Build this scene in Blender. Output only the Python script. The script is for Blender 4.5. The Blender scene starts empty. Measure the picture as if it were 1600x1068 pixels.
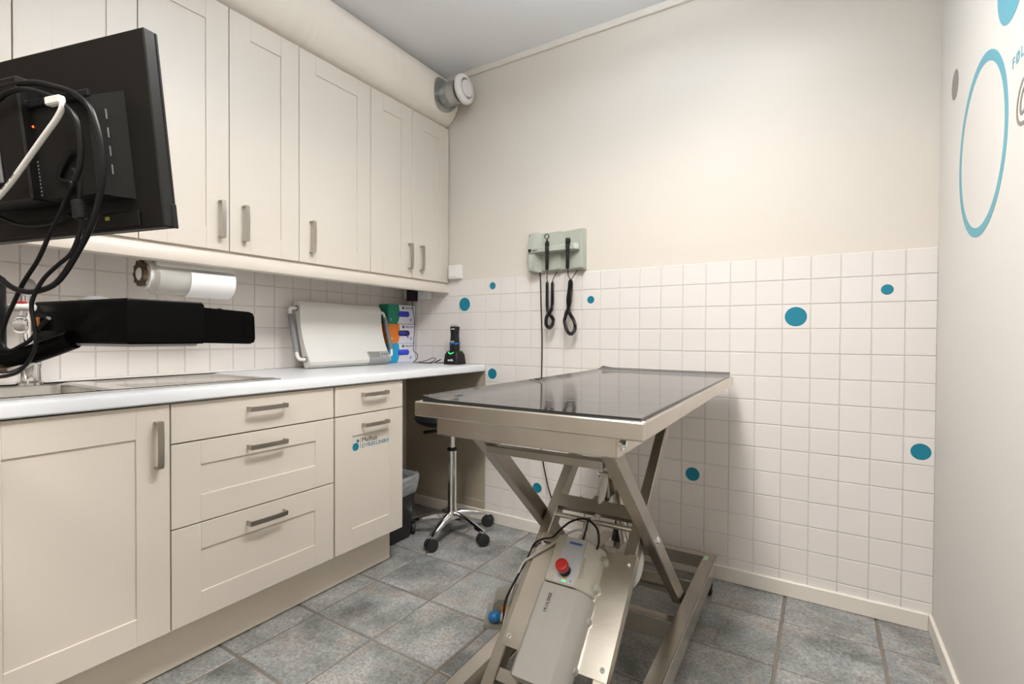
import bpy, bmesh, math, random
from mathutils import Vector, Matrix
random.seed(7)
SC = bpy.context.scene
COL = SC.collection
V = Vector
OFF = {}

# ------------------------------------------------------------------ materials
def mat(name, col=(.8, .8, .8), rough=.5, metal=0., spec=.5, bump=None, noise=None, coat=0., trans=0., ior=1.45, emit=None, aniso=None, alpha=1.):
    """bump = (scale, strength, distance) ; noise = (scale, amount, second colour)"""
    m = bpy.data.materials.new(name); m.use_nodes = True
    nt = m.node_tree; b = nt.nodes['Principled BSDF']
    b.inputs['Base Color'].default_value = (*col, 1)
    b.inputs['Roughness'].default_value = rough
    b.inputs['Metallic'].default_value = metal
    b.inputs['Specular IOR Level'].default_value = spec
    b.inputs['Coat Weight'].default_value = coat
    b.inputs['Transmission Weight'].default_value = trans
    b.inputs['IOR'].default_value = ior
    b.inputs['Alpha'].default_value = alpha
    if emit:
        b.inputs['Emission Color'].default_value = (*emit[0], 1); b.inputs['Emission Strength'].default_value = emit[1]
    tc = nt.nodes.new('ShaderNodeTexCoord')
    if noise:
        n = nt.nodes.new('ShaderNodeTexNoise'); n.inputs['Scale'].default_value = noise[0]; n.inputs['Detail'].default_value = 5
        if len(noise) > 3:
            mp = nt.nodes.new('ShaderNodeMapping'); mp.inputs['Scale'].default_value = noise[3]
            nt.links.new(tc.outputs['Object'], mp.inputs[0]); nt.links.new(mp.outputs[0], n.inputs['Vector'])
        else:
            nt.links.new(tc.outputs['Object'], n.inputs['Vector'])
        mx = nt.nodes.new('ShaderNodeMix'); mx.data_type = 'RGBA'
        mx.inputs['A'].default_value = (*col, 1); mx.inputs['B'].default_value = (*noise[2], 1)
        mr = nt.nodes.new('ShaderNodeMapRange'); mr.inputs['From Min'].default_value = .35; mr.inputs['From Max'].default_value = .68
        mr.inputs['To Max'].default_value = noise[1]
        nt.links.new(n.outputs['Fac'], mr.inputs['Value']); nt.links.new(mr.outputs[0], mx.inputs['Factor'])
        nt.links.new(mx.outputs['Result'], b.inputs['Base Color'])
    if bump:
        n2 = nt.nodes.new('ShaderNodeTexNoise'); n2.inputs['Scale'].default_value = bump[0]; n2.inputs['Detail'].default_value = 3
        if len(bump) > 3:
            mp = nt.nodes.new('ShaderNodeMapping'); mp.inputs['Scale'].default_value = bump[3]
            nt.links.new(tc.outputs['Object'], mp.inputs[0]); nt.links.new(mp.outputs[0], n2.inputs['Vector'])
        else:
            nt.links.new(tc.outputs['Object'], n2.inputs['Vector'])
        bp = nt.nodes.new('ShaderNodeBump'); bp.inputs['Strength'].default_value = bump[1]; bp.inputs['Distance'].default_value = bump[2]
        nt.links.new(n2.outputs['Fac'], bp.inputs['Height']); nt.links.new(bp.outputs[0], b.inputs['Normal'])
    return m

M = {}
M['wall'] = mat('cream_wall_paint', (.67, .613, .54), .5, spec=.4, bump=(160, .12, .002))
M['wall_white'] = mat('offwhite_wall_paint', (.66, .625, .58), .5, spec=.4, bump=(160, .1, .002))
M['beige_with_shade'] = mat('beige_paint_with_shade', (.40, .345, .262), .5, spec=.35)  # beige paint, darkened past its own tone to deepen the under-desk shade
M['ceiling'] = mat('ceiling_paint', (.87, .885, .91), .8, bump=(90, .1, .002))
M['trim'] = mat('trim_paint', (.72, .67, .60), .4)
M['cab'] = mat('cabinet_foil', (.635, .575, .50), .36, bump=(300, .04, .001))
M['cab_in'] = mat('cabinet_side_foil', (.60, .53, .43), .5)
M['plinth'] = mat('plinth_foil', (.74, .665, .555), .5)
M['worktop'] = mat('white_laminate', (.70, .71, .73), .32, bump=(500, .06, .0005))
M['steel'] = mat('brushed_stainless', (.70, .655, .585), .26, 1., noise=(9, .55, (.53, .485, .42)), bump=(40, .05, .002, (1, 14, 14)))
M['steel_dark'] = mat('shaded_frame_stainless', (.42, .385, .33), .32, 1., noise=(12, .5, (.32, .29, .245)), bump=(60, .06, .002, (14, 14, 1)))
M['sink'] = mat('sink_stainless', (.72, .71, .69), .16, 1., bump=(120, .03, .001, (1, 20, 20)))
M['handle'] = mat('brushed_nickel', (.45, .42, .375), .30, 1., noise=(30, .3, (.37, .34, .30)))
M['chrome'] = mat('chrome', (.85, .85, .85), .06, 1.)
M['zinc'] = mat('galvanised_zinc', (.50, .52, .51), .38, 1., noise=(60, .5, (.36, .39, .39)))
M['black'] = mat('black_plastic', (.010, .010, .011), .4, spec=.35)
M['black_tex'] = mat('black_monitor_plastic', (.0095, .0088, .008), .42, spec=.35, bump=(700, .25, .0006))
M['black_gloss'] = mat('gloss_black', (.0025, .0025, .0025), .25, spec=.05)
M['rubber'] = mat('black_rubber', (.018, .018, .02), .55)
M['cable'] = mat('black_cable_rubber', (.008, .008, .009), .36, spec=.3)
M['mat_black'] = mat('glossy_dark_mat', (.030, .030, .030), .08, spec=.5, noise=(7, .6, (.018, .018, .018)), bump=(6, .10, .006, (1, 2.2, 1)))
M['grey_plastic'] = mat('grey_plastic', (.20, .20, .21), .5)
M['sage'] = mat('pale_grey_green_plastic', (.42, .437, .375), .45)
M['white_plastic'] = mat('white_plastic', (.80, .79, .76), .35)
M['scale_white'] = mat('scale_white_plastic', (.70, .69, .65), .35)
M['box_beige'] = mat('warm_grey_plastic', (.42, .40, .34), .42)
M['box_white'] = mat('pale_grey_cover_plastic', (.39, .378, .352), .4)
M['panel_grey'] = mat('blue_grey_panel', (.43, .45, .475), .4)
M['teal'] = mat('teal_vinyl', (.006, .195, .285), .4)
M['teal_pale'] = mat('pale_teal_vinyl', (.095, .335, .415), .45)
M['grey_vinyl'] = mat('grey_vinyl', (.22, .20, .185), .5)
M['duct'] = mat('painted_duct_wrap', (.86, .79, .70), .5)
M['grout'] = mat('grey_grout', (.58, .555, .515), .85)
M['floor_grout'] = mat('floor_grout', (.20, .168, .138), .9, bump=(200, .3, .002))
M['paper'] = mat('white_paper', (.86, .86, .86), .6)
M['clear'] = mat('milky_clear_plastic', (.74, .735, .69), .14, alpha=.38)
M['glass'] = mat('clear_plastic', (.9, .9, .92), .05, trans=1., ior=1.3)
M['liner'] = mat('translucent_bag_film', (.80, .84, .88), .2, alpha=.38, bump=(25, .8, .02))
M['brown'] = mat('brown_cardboard', (.10, .065, .04), .8, bump=(60, .4, .004))
M['red'] = mat('red_button_plastic', (.42, .02, .018), .3)
M['green_led'] = mat('green_lamp', (.02, .5, .12), .3, emit=((.05, 1, .25), 1.5))
M['orange_mark'] = mat('orange_print', (.75, .25, .03), .5)
M['blue_mark'] = mat('blue_print', (.03, .09, .42), .5)
M['ink'] = mat('black_ink', (.012, .012, .012), .5)
M['white_ink'] = mat('white_ink', (.85, .85, .85), .5)
M['charcoal_ink'] = mat('charcoal_ink', (.06, .055, .05), .5)
M['box_green'] = mat('green_card', (.008, .215, .125), .4)
M['box_orange'] = mat('orange_card', (.74, .20, .018), .4)
M['box_blue'] = mat('cyan_blue_card', (.012, .33, .60), .4)
M['box_face'] = mat('white_card', (.74, .73, .80), .4)
M['glove'] = mat('blue_nitrile', (.035, .055, .50), .5, bump=(50, .6, .01))
M['glove_dark'] = mat('dark_opening', (.006, .006, .03), .6)
M['amber'] = mat('amber_plastic', (.32, .11, .03), .25)
M['blue_ball'] = mat('blue_plastic', (.015, .15, .36), .3)
M['pedal'] = mat('pedal_grey', (.26, .245, .21), .5)
M['lcd'] = mat('lcd_grey', (.26, .27, .24), .25)
M['silver'] = mat('silver_plastic', (.38, .38, .38), .4, .3)
M['blue_band'] = mat('blue_band', (.02, .16, .5), .35)
M['lamp'] = mat('fill_lamp_diffuser', (.9, .9, .9), .5, emit=((1, .96, .9), 3.))
M['sticker_green'] = mat('pale_green_label', (.45, .6, .45), .5)
M['motor_white'] = mat('actuator_grey_plastic', (.58, .565, .53), .45)
M['red_mark'] = mat('red_print', (.5, .02, .03), .5)
M['yellow_mark'] = mat('yellow_print', (.35, .36, .03), .5)
M['caulk'] = mat('sealant', (.75, .74, .72), .4)

def tile_material():
    m = bpy.data.materials.new('white_glazed_tile'); m.use_nodes = True
    nt = m.node_tree; b = nt.nodes['Principled BSDF']; L = nt.links.new
    b.inputs['Roughness'].default_value = .16
    tc = nt.nodes.new('ShaderNodeTexCoord')
    geo = nt.nodes.new('ShaderNodeNewGeometry')
    wn = nt.nodes.new('ShaderNodeTexWhiteNoise'); wn.noise_dimensions = '1D'
    L(geo.outputs['Random Per Island'], wn.inputs['W'])
    mx = nt.nodes.new('ShaderNodeMix'); mx.data_type = 'RGBA'
    mx.inputs['A'].default_value = (.745, .695, .65, 1); mx.inputs['B'].default_value = (.755, .71, .68, 1)
    L(wn.outputs['Value'], mx.inputs['Factor']); L(mx.outputs['Result'], b.inputs['Base Color'])
    n = nt.nodes.new('ShaderNodeTexNoise'); n.inputs['Scale'].default_value = 18; n.inputs['Detail'].default_value = 2
    L(tc.outputs['Object'], n.inputs['Vector'])
    bp = nt.nodes.new('ShaderNodeBump'); bp.inputs['Strength'].default_value = .08; bp.inputs['Distance'].default_value = .004
    L(n.outputs['Fac'], bp.inputs['Height']); L(bp.outputs[0], b.inputs['Normal'])
    return m
M['tile'] = tile_material()

def floor_material():
    m = bpy.data.materials.new('slate_look_floor_tile'); m.use_nodes = True
    nt = m.node_tree; b = nt.nodes['Principled BSDF']; L = nt.links.new
    tc = nt.nodes.new('ShaderNodeTexCoord'); geo = nt.nodes.new('ShaderNodeNewGeometry')
    add = nt.nodes.new('ShaderNodeVectorMath'); add.operation = 'ADD'
    comb = nt.nodes.new('ShaderNodeCombineXYZ')
    mul = nt.nodes.new('ShaderNodeMath'); mul.operation = 'MULTIPLY'; mul.inputs[1].default_value = 40
    L(geo.outputs['Random Per Island'], mul.inputs[0]); L(mul.outputs[0], comb.inputs['Z']); 
    L(tc.outputs['Object'], add.inputs[0]); L(comb.outputs[0], add.inputs[1])
    def noise(sc, det, rough=.6, dist=0):
        n = nt.nodes.new('ShaderNodeTexNoise'); n.inputs['Scale'].default_value = sc; n.inputs['Detail'].default_value = det
        n.inputs['Roughness'].default_value = rough; n.inputs['Distortion'].default_value = dist
        L(add.outputs[0], n.inputs['Vector']); return n
    n1 = noise(5.5, 4, .55, .4); n2 = noise(95, 7, .8); n3 = noise(11, 5, .65, .6)
    r1 = nt.nodes.new('ShaderNodeValToRGB')
    e = r1.color_ramp.elements
    e[0].position = .28; e[0].color = (.125, .126, .118, 1)
    e[1].position = .70; e[1].color = (.40, .40, .39, 1)
    x = e.new(.47); x.color = (.250, .258, .252, 1)
    L(n1.outputs['Fac'], r1.inputs[0])
    r3 = nt.nodes.new('ShaderNodeValToRGB'); e = r3.color_ramp.elements
    e[0].position = .50; e[0].color = (0, 0, 0, 1); e[1].position = .72; e[1].color = (.75, .75, .75, 1)
    L(n3.outputs['Fac'], r3.inputs[0])
    mx = nt.nodes.new('ShaderNodeMix'); mx.data_type = 'RGBA'
    mx.inputs['B'].default_value = (.32, .26, .215, 1)
    L(r3.outputs[0], mx.inputs['Factor']); L(r1.outputs[0], mx.inputs['A'])
    mm = nt.nodes.new('ShaderNodeMix'); mm.data_type = 'RGBA'; mm.blend_type = 'MULTIPLY'; mm.inputs['Factor'].default_value = 1
    r2 = nt.nodes.new('ShaderNodeValToRGB'); e = r2.color_ramp.elements
    e[0].position = .34; e[0].color = (.42, .42, .42, 1); e[1].position = .62; e[1].color = (1.3, 1.3, 1.3, 1)
    L(n2.outputs['Fac'], r2.inputs[0]); L(mx.outputs['Result'], mm.inputs['A']); L(r2.outputs[0], mm.inputs['B'])
    L(mm.outputs['Result'], b.inputs['Base Color'])
    b.inputs['Roughness'].default_value = .42
    bp = nt.nodes.new('ShaderNodeBump'); bp.inputs['Strength'].default_value = .35; bp.inputs['Distance'].default_value = .004
    L(n2.outputs['Fac'], bp.inputs['Height']); L(bp.outputs[0], b.inputs['Normal'])
    return m
M['floor_tile'] = floor_material()

def duct_material():
    m = M['duct']; nt = m.node_tree; b = nt.nodes['Principled BSDF']; L = nt.links.new
    tc = nt.nodes.new('ShaderNodeTexCoord')
    w = nt.nodes.new('ShaderNodeTexWave'); w.bands_direction = 'Y'; w.inputs['Scale'].default_value = 4.5
    w.inputs['Distortion'].default_value = 3.5; w.inputs['Detail'].default_value = 2; w.inputs['Detail Scale'].default_value = .8
    L(tc.outputs['Object'], w.inputs['Vector'])
    bp = nt.nodes.new('ShaderNodeBump'); bp.inputs['Strength'].default_value = .14; bp.inputs['Distance'].default_value = .01
    L(w.outputs['Fac'], bp.inputs['Height']); L(bp.outputs[0], b.inputs['Normal'])
duct_material()

# ------------------------------------------------------------------ mesh builder
class MB:
    def __init__(s): s.v = []; s.f = []; s.mi = []; s.cur = 0
    def add(s, vs, fs, T=None):
        o = len(s.v)
        s.v += [tuple(T @ V(p)) if T is not None else tuple(p) for p in vs]
        for f in fs: s.f.append([i + o for i in f]); s.mi.append(s.cur)
        return s
    def box(s, x0, x1, y0, y1, z0, z1, b=.0015, T=None):
        if x0 > x1: x0, x1 = x1, x0
        if y0 > y1: y0, y1 = y1, y0
        if z0 > z1: z0, z1 = z1, z0
        b = min(b, (x1-x0)*.3, (y1-y0)*.3, (z1-z0)*.3)
        if b <= 0:
            vs = [(x, y, z) for z in (z0, z1) for y in (y0, y1) for x in (x0, x1)]
            fs = [(0, 2, 3, 1), (4, 5, 7, 6), (0, 1, 5, 4), (2, 6, 7, 3), (0, 4, 6, 2), (1, 3, 7, 5)]
            return s.add(vs, fs, T)
        vs = []; idx = {}
        X = (x0, x1); Y = (y0, y1); Z = (z0, z1)
        for i in (0, 1):
            for j in (0, 1):
                for k in (0, 1):
                    dx = b if i == 0 else -b; dy = b if j == 0 else -b; dz = b if k == 0 else -b
                    idx[i, j, k, 0] = len(vs); vs.append((X[i], Y[j]+dy, Z[k]+dz))
                    idx[i, j, k, 1] = len(vs); vs.append((X[i]+dx, Y[j], Z[k]+dz))
                    idx[i, j, k, 2] = len(vs); vs.append((X[i]+dx, Y[j]+dy, Z[k]))
        fs = []
        for i in (0, 1):
            fs.append([idx[i, a, c, 0] for a, c in ((0, 0), (1, 0), (1, 1), (0, 1))])
            fs.append([idx[a, i, c, 1] for a, c in ((0, 0), (1, 0), (1, 1), (0, 1))])
            fs.append([idx[a, c, i, 2] for a, c in ((0, 0), (1, 0), (1, 1), (0, 1))])
        for a in (0, 1):
            for c in (0, 1):
                fs.append([idx[a, c, 0, 0], idx[a, c, 1, 0], idx[a, c, 1, 1], idx[a, c, 0, 1]])
                fs.append([idx[a, 0, c, 0], idx[a, 1, c, 0], idx[a, 1, c, 2], idx[a, 0, c, 2]])
                fs.append([idx[0, a, c, 1], idx[1, a, c, 1], idx[1, a, c, 2], idx[0, a, c, 2]])
        for i in (0, 1):
            for j in (0, 1):
                for k in (0, 1): fs.append([idx[i, j, k, 0], idx[i, j, k, 1], idx[i, j, k, 2]])
        return s.add(vs, fs, T)
    def frame(s, p0, p1, up=(0, 0, 1)):
        d = (V(p1)-V(p0)); L = d.length; d.normalize()
        up = V(up)
        if abs(d.dot(up)) > .99: up = V((1, 0, 0))
        x = up.cross(d).normalized(); y = d.cross(x)
        m = Matrix((x, y, d)).transposed().to_4x4(); m.translation = V(p0)
        return m, L
    def bar(s, p0, p1, w, h, b=.002, up=(1, 0, 0)):
        """box section bar: h measured along `up`, w across"""
        m, L = s.frame(p0, p1, up)
        return s.box(-w/2, w/2, -h/2, h/2, 0, L, b, m)
    def lathe(s, prof, o=(0, 0, 0), axis=(0, 0, 1), n=28, cap=True, T=None):
        m, _ = s.frame(o, V(o)+V(axis))
        vs = []; fs = []
        for r, h in prof:
            for i in range(n):
                a = 2*math.pi*i/n; vs.append(m @ V((r*math.cos(a), r*math.sin(a), h)))
        for k in range(len(prof)-1):
            for i in range(n):
                j = (i+1) % n; fs.append([k*n+i, k*n+j, (k+1)*n+j, (k+1)*n+i])
        if cap:
            fs.append(list(range(n))[::-1]); fs.append([(len(prof)-1)*n+i for i in range(n)])
        return s.add(vs, fs, T)
    def cyl(s, p0, p1, r0, r1=None, n=24, b=0, cap=True):
        d = V(p1)-V(p0); L = d.length; r1 = r0 if r1 is None else r1
        pr = [(r0, 0), (r1, L)] if not b else [(r0-b, 0), (r0, b), (r1, L-b), (r1-b, L)]
        return s.lathe(pr, p0, d.normalized(), n, cap)
    def ring(s, c, axis, r_out, r_in, h, n=48):
        return s.lathe([(r_in, 0), (r_out, 0), (r_out, h), (r_in, h), (r_in, 0)], c, axis, n, False)
    def tube(s, pts, r, n=10, sub=6, cap=True, flat=None):
        P = [V(p) for p in pts]
        if sub > 1 and len(P) > 2:
            Q = []
            for i in range(len(P)-1):
                a = P[max(i-1, 0)]; b_ = P[i]; c = P[i+1]; d = P[min(i+2, len(P)-1)]
                for k in range(sub):
                    t = k/sub
                    Q.append(.5*((2*b_)+(c-a)*t+(2*a-5*b_+4*c-d)*t*t+(3*b_-a-3*c+d)*t**3))
            Q.append(P[-1]); P = Q
        t0 = (P[1]-P[0]).normalized()
        nn = t0.orthogonal().normalized()
        vs = []; fs = []
        for i, p in enumerate(P):
            t = (P[min(i+1, len(P)-1)]-P[max(i-1, 0)])
            if t.length < 1e-9: t = t0
            t.normalize()
            nn = (nn-t*nn.dot(t))
            if nn.length < 1e-6: nn = t.orthogonal()
            nn.normalize(); bb = t.cross(nn)
            rr = r(i/(len(P)-1)) if callable(r) else r
            for k in range(n):
                a = 2*math.pi*k/n; vs.append(p+nn*math.cos(a)*rr+bb*math.sin(a)*rr)
        for i in range(len(P)-1):
            for k in range(n):
                j = (k+1) % n; fs.append([i*n+k, i*n+j, (i+1)*n+j, (i+1)*n+k])
        if cap:
            fs.append(list(range(n))[::-1]); fs.append([(len(P)-1)*n+k for k in range(n)])
        return s.add(vs, fs)
    def prism(s, poly, h, T=None):
        """poly in local xy, extruded along local z 0..h"""
        n = len(poly)
        vs = [(x, y, 0) for x, y in poly]+[(x, y, h) for x, y in poly]
        fs = [list(range(n))[::-1], [n+i for i in range(n)]]
        for i in range(n): fs.append([i, (i+1) % n, n+(i+1) % n, n+i])
        return s.add(vs, fs, T)
    def ball(s, c, r, n=20, m=12, T=None):
        rx, ry, rz = (r, r, r) if not hasattr(r, '__len__') else r
        vs = []; fs = []
        for i in range(m+1):
            th = math.pi*i/m
            for k in range(n):
                a = 2*math.pi*k/n
                vs.append((c[0]+rx*math.sin(th)*math.cos(a), c[1]+ry*math.sin(th)*math.sin(a), c[2]+rz*math.cos(th)))
        for i in range(m):
            for k in range(n):
                j = (k+1) % n; fs.append([i*n+k, (i+1)*n+k, (i+1)*n+j, i*n+j])
        return s.add(vs, fs, T)

def obj(name, mb, m, parent=None, ang=35, solid=None):
    me = bpy.data.meshes.new(name)
    off = OFF.get(parent, V((0, 0, 0))) if parent is not None else None
    vs = [V(p) for p in mb.v]
    if parent is None:
        xs = [p.x for p in vs]; ys = [p.y for p in vs]; zs = [p.z for p in vs]
        off = V(((min(xs)+max(xs))/2, (min(ys)+max(ys))/2, min(zs)))
    me.from_pydata([p-off for p in vs], [], mb.f)
    mats = m if isinstance(m, (list, tuple)) else [m]
    for q in mats: me.materials.append(M[q] if isinstance(q, str) else q)
    if len(mats) > 1: me.polygons.foreach_set('material_index', mb.mi)
    bm = bmesh.new(); bm.from_mesh(me)
    bmesh.ops.remove_doubles(bm, verts=bm.verts, dist=1e-6)
    bmesh.ops.recalc_face_normals(bm, faces=bm.faces); bm.to_mesh(me); bm.free()
    me.polygons.foreach_set('use_smooth', [True]*len(me.polygons))
    me.set_sharp_from_angle(angle=math.radians(ang))
    o = bpy.data.objects.new(name, me); COL.objects.link(o)
    if parent is None: o.location = off
    else: o.parent = parent
    OFF[o] = off
    return o

def thing(name, label, cat, loc=(0, 0, 0), group=None, T=None):
    o = bpy.data.objects.new(name, None); COL.objects.link(o)
    o.empty_display_size = .05
    if T is not None:
        o.matrix_world = T; OFF[o] = V((0, 0, 0))
    else:
        o.location = loc; OFF[o] = V(loc)
    o['label'] = label; o['category'] = cat
    if group: o['group'] = group
    return o
def tag(o, label, cat, group=None):
    o['label'] = label; o['category'] = cat
    if group: o['group'] = group
    return o
def struct(name, mb, m, **k):
    o = obj(name, mb, m, **k); o['kind'] = 'structure'; return o
def plabel(o, label): o['label'] = label; return o

def text_mb(body, size, T, depth=.0004, align='LEFT', shear=0., bold=0., space=1.):
    cu = bpy.data.curves.new('lettering', 'FONT'); cu.body = body; cu.size = size; cu.extrude = depth; cu.align_x = align
    cu.shear = shear; cu.offset = bold; cu.resolution_u = 4; cu.space_character = space
    o = bpy.data.objects.new('lettering', cu); COL.objects.link(o)
    bpy.context.view_layer.update()
    me = bpy.data.meshes.new_from_object(o.evaluated_get(bpy.context.evaluated_depsgraph_get()))
    mb = MB(); mb.add([v.co.copy() for v in me.vertices], [list(p.vertices) for p in me.polygons], T)
    bpy.data.objects.remove(o); bpy.data.curves.remove(cu); bpy.data.meshes.remove(me)
    return mb
def basis(x, y, o):
    x = V(x).normalized(); y = V(y); y = (y-x*y.dot(x)).normalized(); z = x.cross(y)
    m = Matrix((x, y, z)).transposed().to_4x4(); m.translation = V(o); return m

# ------------------------------------------------------------------ dimensions (metres)
XL, XR, YB, YF, H = -2.52, .09, 2.319, -1.35, 2.61
WB = YB+.003          # painted face of the back wall, a hair behind the tile face

# ------------------------------------------------------------------ room shell
mb = MB().box(XL-.12, XR+.12, YF-.12, YB+.12, -.1, -.004, 0)
mb.cur = 1
fx0 = -.075; p = .3025; fy0 = 2.1015; g = .0042
i0 = -9; 
xs = [fx0+p*i for i in range(-9, 2)]; ys = [fy0+p*j for j in range(-12, 2)]
for xa, xb in zip(xs[:-1], xs[1:]):
    for ya, yb in zip(ys[:-1], ys[1:]):
        x0, x1, y0, y1 = max(xa+g, XL), min(xb-g, XR), max(ya+g, YF), min(yb-g, YB)
        if x1-x0 < .01 or y1-y0 < .01: continue
        c = .0025
        vs = [(x0, y0, -.0035), (x1, y0, -.0035), (x1, y1, -.0035), (x0, y1, -.0035),
              (x0+c, y0+c, 0), (x1-c, y0+c, 0), (x1-c, y1-c, 0), (x0+c, y1-c, 0)]
        mb.add(vs, [(4, 5, 6, 7), (0, 1, 5, 4), (1, 2, 6, 5), (2, 3, 7, 6), (3, 0, 4, 7)])
struct('floor', mb, ['floor_grout', 'floor_tile'])
struct('ceiling', MB().box(XL-.12, XR+.12, YF-.12, YB+.12, H, H+.1, 0), 'ceiling')

def wall_tiles(mb, plane, us, zs, umin, umax, zmin, zmax):
    """tiles on a wall: plane = fn(u, z, d) -> point, d = distance out from the wall paint"""
    gg = .0013; c = .0016; t = .003
    for ua, ub in zip(us[:-1], us[1:]):
        for za, zb in zip(zs[:-1], zs[1:]):
            a0, a1, b0, b1 = max(ua+gg, umin), min(ub-gg, umax), max(za+gg, zmin), min(zb-gg, zmax)
            if a1-a0 < .008 or b1-b0 < .008: continue
            vs = [plane(a0, b0, .0006), plane(a1, b0, .0006), plane(a1, b1, .0006), plane(a0, b1, .0006),
                  plane(a0+c, b0+c, t), plane(a1-c, b0+c, t), plane(a1-c, b1-c, t), plane(a0+c, b1-c, t)]
            mb.add(vs, [(4, 5, 6, 7), (0, 1, 5, 4), (1, 2, 6, 5), (2, 3, 7, 6), (3, 0, 4, 7)])

ZS = [.0+.1*k for k in range(0, 15)]
mb = MB().box(XL-.12, XR+.12, WB, WB+.12, -.1, H+.1, 0)
mb.cur = 1
mb.box(-1.9, XR, WB-.0010, WB+.002, .05, 1.392, 0); mb.box(XL, -1.9, WB-.0010, WB+.002, .87, 1.392, 0)
mb.cur = 2
bk = lambda u, z, d: (u, WB-d, z)
XS = [-2.6+.1*k for k in range(0, 29)]
wall_tiles(mb, bk, XS, ZS, -1.9, XR, .05, 1.3935)
wall_tiles(mb, bk, XS, ZS, XL, -1.9, .885, 1.3935)
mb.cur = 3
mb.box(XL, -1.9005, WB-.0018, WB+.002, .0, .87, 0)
struct('wall_back', mb, ['wall', 'grout', 'tile', 'beige_with_shade'])
WL = XL-.003
mb = MB().box(WL-.12, WL, YF-.12, YB+.12, -.1, H+.1, 0)
mb.cur = 1
mb.box(WL-.002, WL+.001, .0, YB, .87, 1.40, 0)
mb.cur = 2
lf = lambda u, z, d: (WL+d, u, z)
wall_tiles(mb, lf, [.019+.1*k for k in range(0, 26)], ZS, 0, YB, .885, 1.40)
struct('wall_left', mb, ['wall', 'grout', 'tile'])
struct('wall_right', MB().box(XR, XR+.12, YF-.12, YB+.12, -.1, H+.1, 0), 'wall_white')
struct('wall_front', MB().box(XL-.12, XR+.12, YF-.12, YF, -.1, H+.1, 0), 'wall_white')
struct('baseboard_back', MB().box(XL, XR-.012, YB-.012, WB, 0, .064, .003), 'trim')
struct('trim_2', MB().box(XL, -1.902, YB-.005, WB, .064, .112, .003), 'beige_with_shade')
struct('baseboard_right', MB().box(XR-.012, XR, YF, YB, 0, .064, .003), 'trim')
struct('baseboard_left', MB().box(XL, XL+.012, 1.72, YB-.012, 0, .064, .003), 'trim')
M['added_door_wood'] = mat('added_dark_brown_door', (.10, .066, .040), .4, noise=(6, .6, (.075, .048, .028), (1, 9, .6)))
struct('added_door_1', MB().box(XL-.002, XL+.035, -1.22, -.32, .004, 2.05, .003), 'added_door_wood')  # unseen door, added to give the table steel a dark reflection
struct('added_door_trim', MB().box(XL, XL+.02, -.32, -.25, 0, 2.12, .003).box(XL, XL+.02, -1.29, -1.22, 0, 2.12, .003).box(XL, XL+.02, -1.22, -.32, 2.05, 2.12, .003), 'trim')  # casing of the added door
struct('trim_1', MB().box(XL, XR, WB-.014, WB, 2.576, H, .003), 'trim')
struct('trim_3', MB().box(XR-.014, XR, YF, WB-.014, 2.576, H, .003), 'trim')

# ------------------------------------------------------------------ cabinets
def pull(mb, axis, c, span, xf):
    """bow handle in front of a door face at x = xf, centred c=(y,z); axis 'y' or 'z'"""
    n = 10; w = .0078; h = span/2; vs = []; fs = []
    def P(a, d, t):        # a along, d out, t across
        y, z = c
        return (xf+d, y+a, z+t) if axis == 'y' else (xf+d, y+t, z+a)
    out = []; inn = []
    for i in range(n+1):
        a = -h+2*h*i/n
        bow = .0275+.0035*(1-(a/h)**2)
        out.append((a, bow)); inn.append((max(-h+.005, min(h-.005, a)), bow-.005))
    sec = [(-h, 0)]+out+[(h, 0), (h-.005, 0)]+inn[::-1]+[(-h+.005, 0)]
    m = len(sec)
    for t in (-w, w):
        for a, d in sec: vs.append(P(a, d, t))
    for i in range(m):
        j = (i+1) % m; fs.append([i, j, m+j, m+i])
    # side faces as quads between outer and inner strips
    k = n+1
    for s in (0, m):
        o0 = s+1; i0 = s+1+k+2+k-1
        for i in range(n): fs.append([o0+i, o0+i+1, i0-i-1, i0-i])
        fs.append([s, s+1, i0, s+m-1]); fs.append([s+k, s+k+1, s+k+2, s+k+3])
    for y_ in (-h+.004, h-.004):
        pass
    return mb.add(vs, fs)

def shaker(mb, x, y0, y1, z0, z1, ins=None, th=.018):
    """door front face at x, thickness behind it. ins = (y0,y1,z0,z1) of the recessed panel"""
    if ins is None: return mb.box(x-th, x, y0, y1, z0, z1, .0015)
    a0, a1, b0, b1 = ins; bv = .0009
    mb.box(x-th, x, y0, a0, z0, z1, bv); mb.box(x-th, x, a1, y1, z0, z1, bv)
    mb.box(x-th, x, a0, a1, z0, b0, bv); mb.box(x-th, x, a0, a1, b1, z1, bv)
    mb.box(x-th+.002, x-.0045, a0-.002, a1+.002, b0-.002, b1+.002, 0)
    return mb
XD = -1.915
def front(parent, name, y0, y1, z0, z1, ins, hax, hc, x=XD, lab=None):
    d = obj(name, shaker(MB(), x, y0, y1, z0, z1, ins), 'cab', parent)
    if hc: plabel(obj('handle', pull(MB(), hax, hc, .138, x), 'handle', d), 'brushed nickel bow handle')
    return d
def carcass(x0, x1, y0, y1, z0, z1, t=.016):
    m = MB()
    m.box(x0, x1, y0, y0+t, z0, z1, .001); m.box(x0, x1, y1-t, y1, z0, z1, .001)
    m.box(x0, x1, y0+t, y1-t, z0, z0+t, .001); m.box(x0, x1, y0+t, y1-t, z1-t, z1, .001)
    m.box(x0, x0+.006, y0+t, y1-t, z0+t, z1-t, 0)
    return m
XC = XD-.0195
gp = .0018
t = thing('base_cabinet', 'cream base cabinet under the sink with one tall panelled door', 'cabinet', (-2.2, .45, 0))
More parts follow.
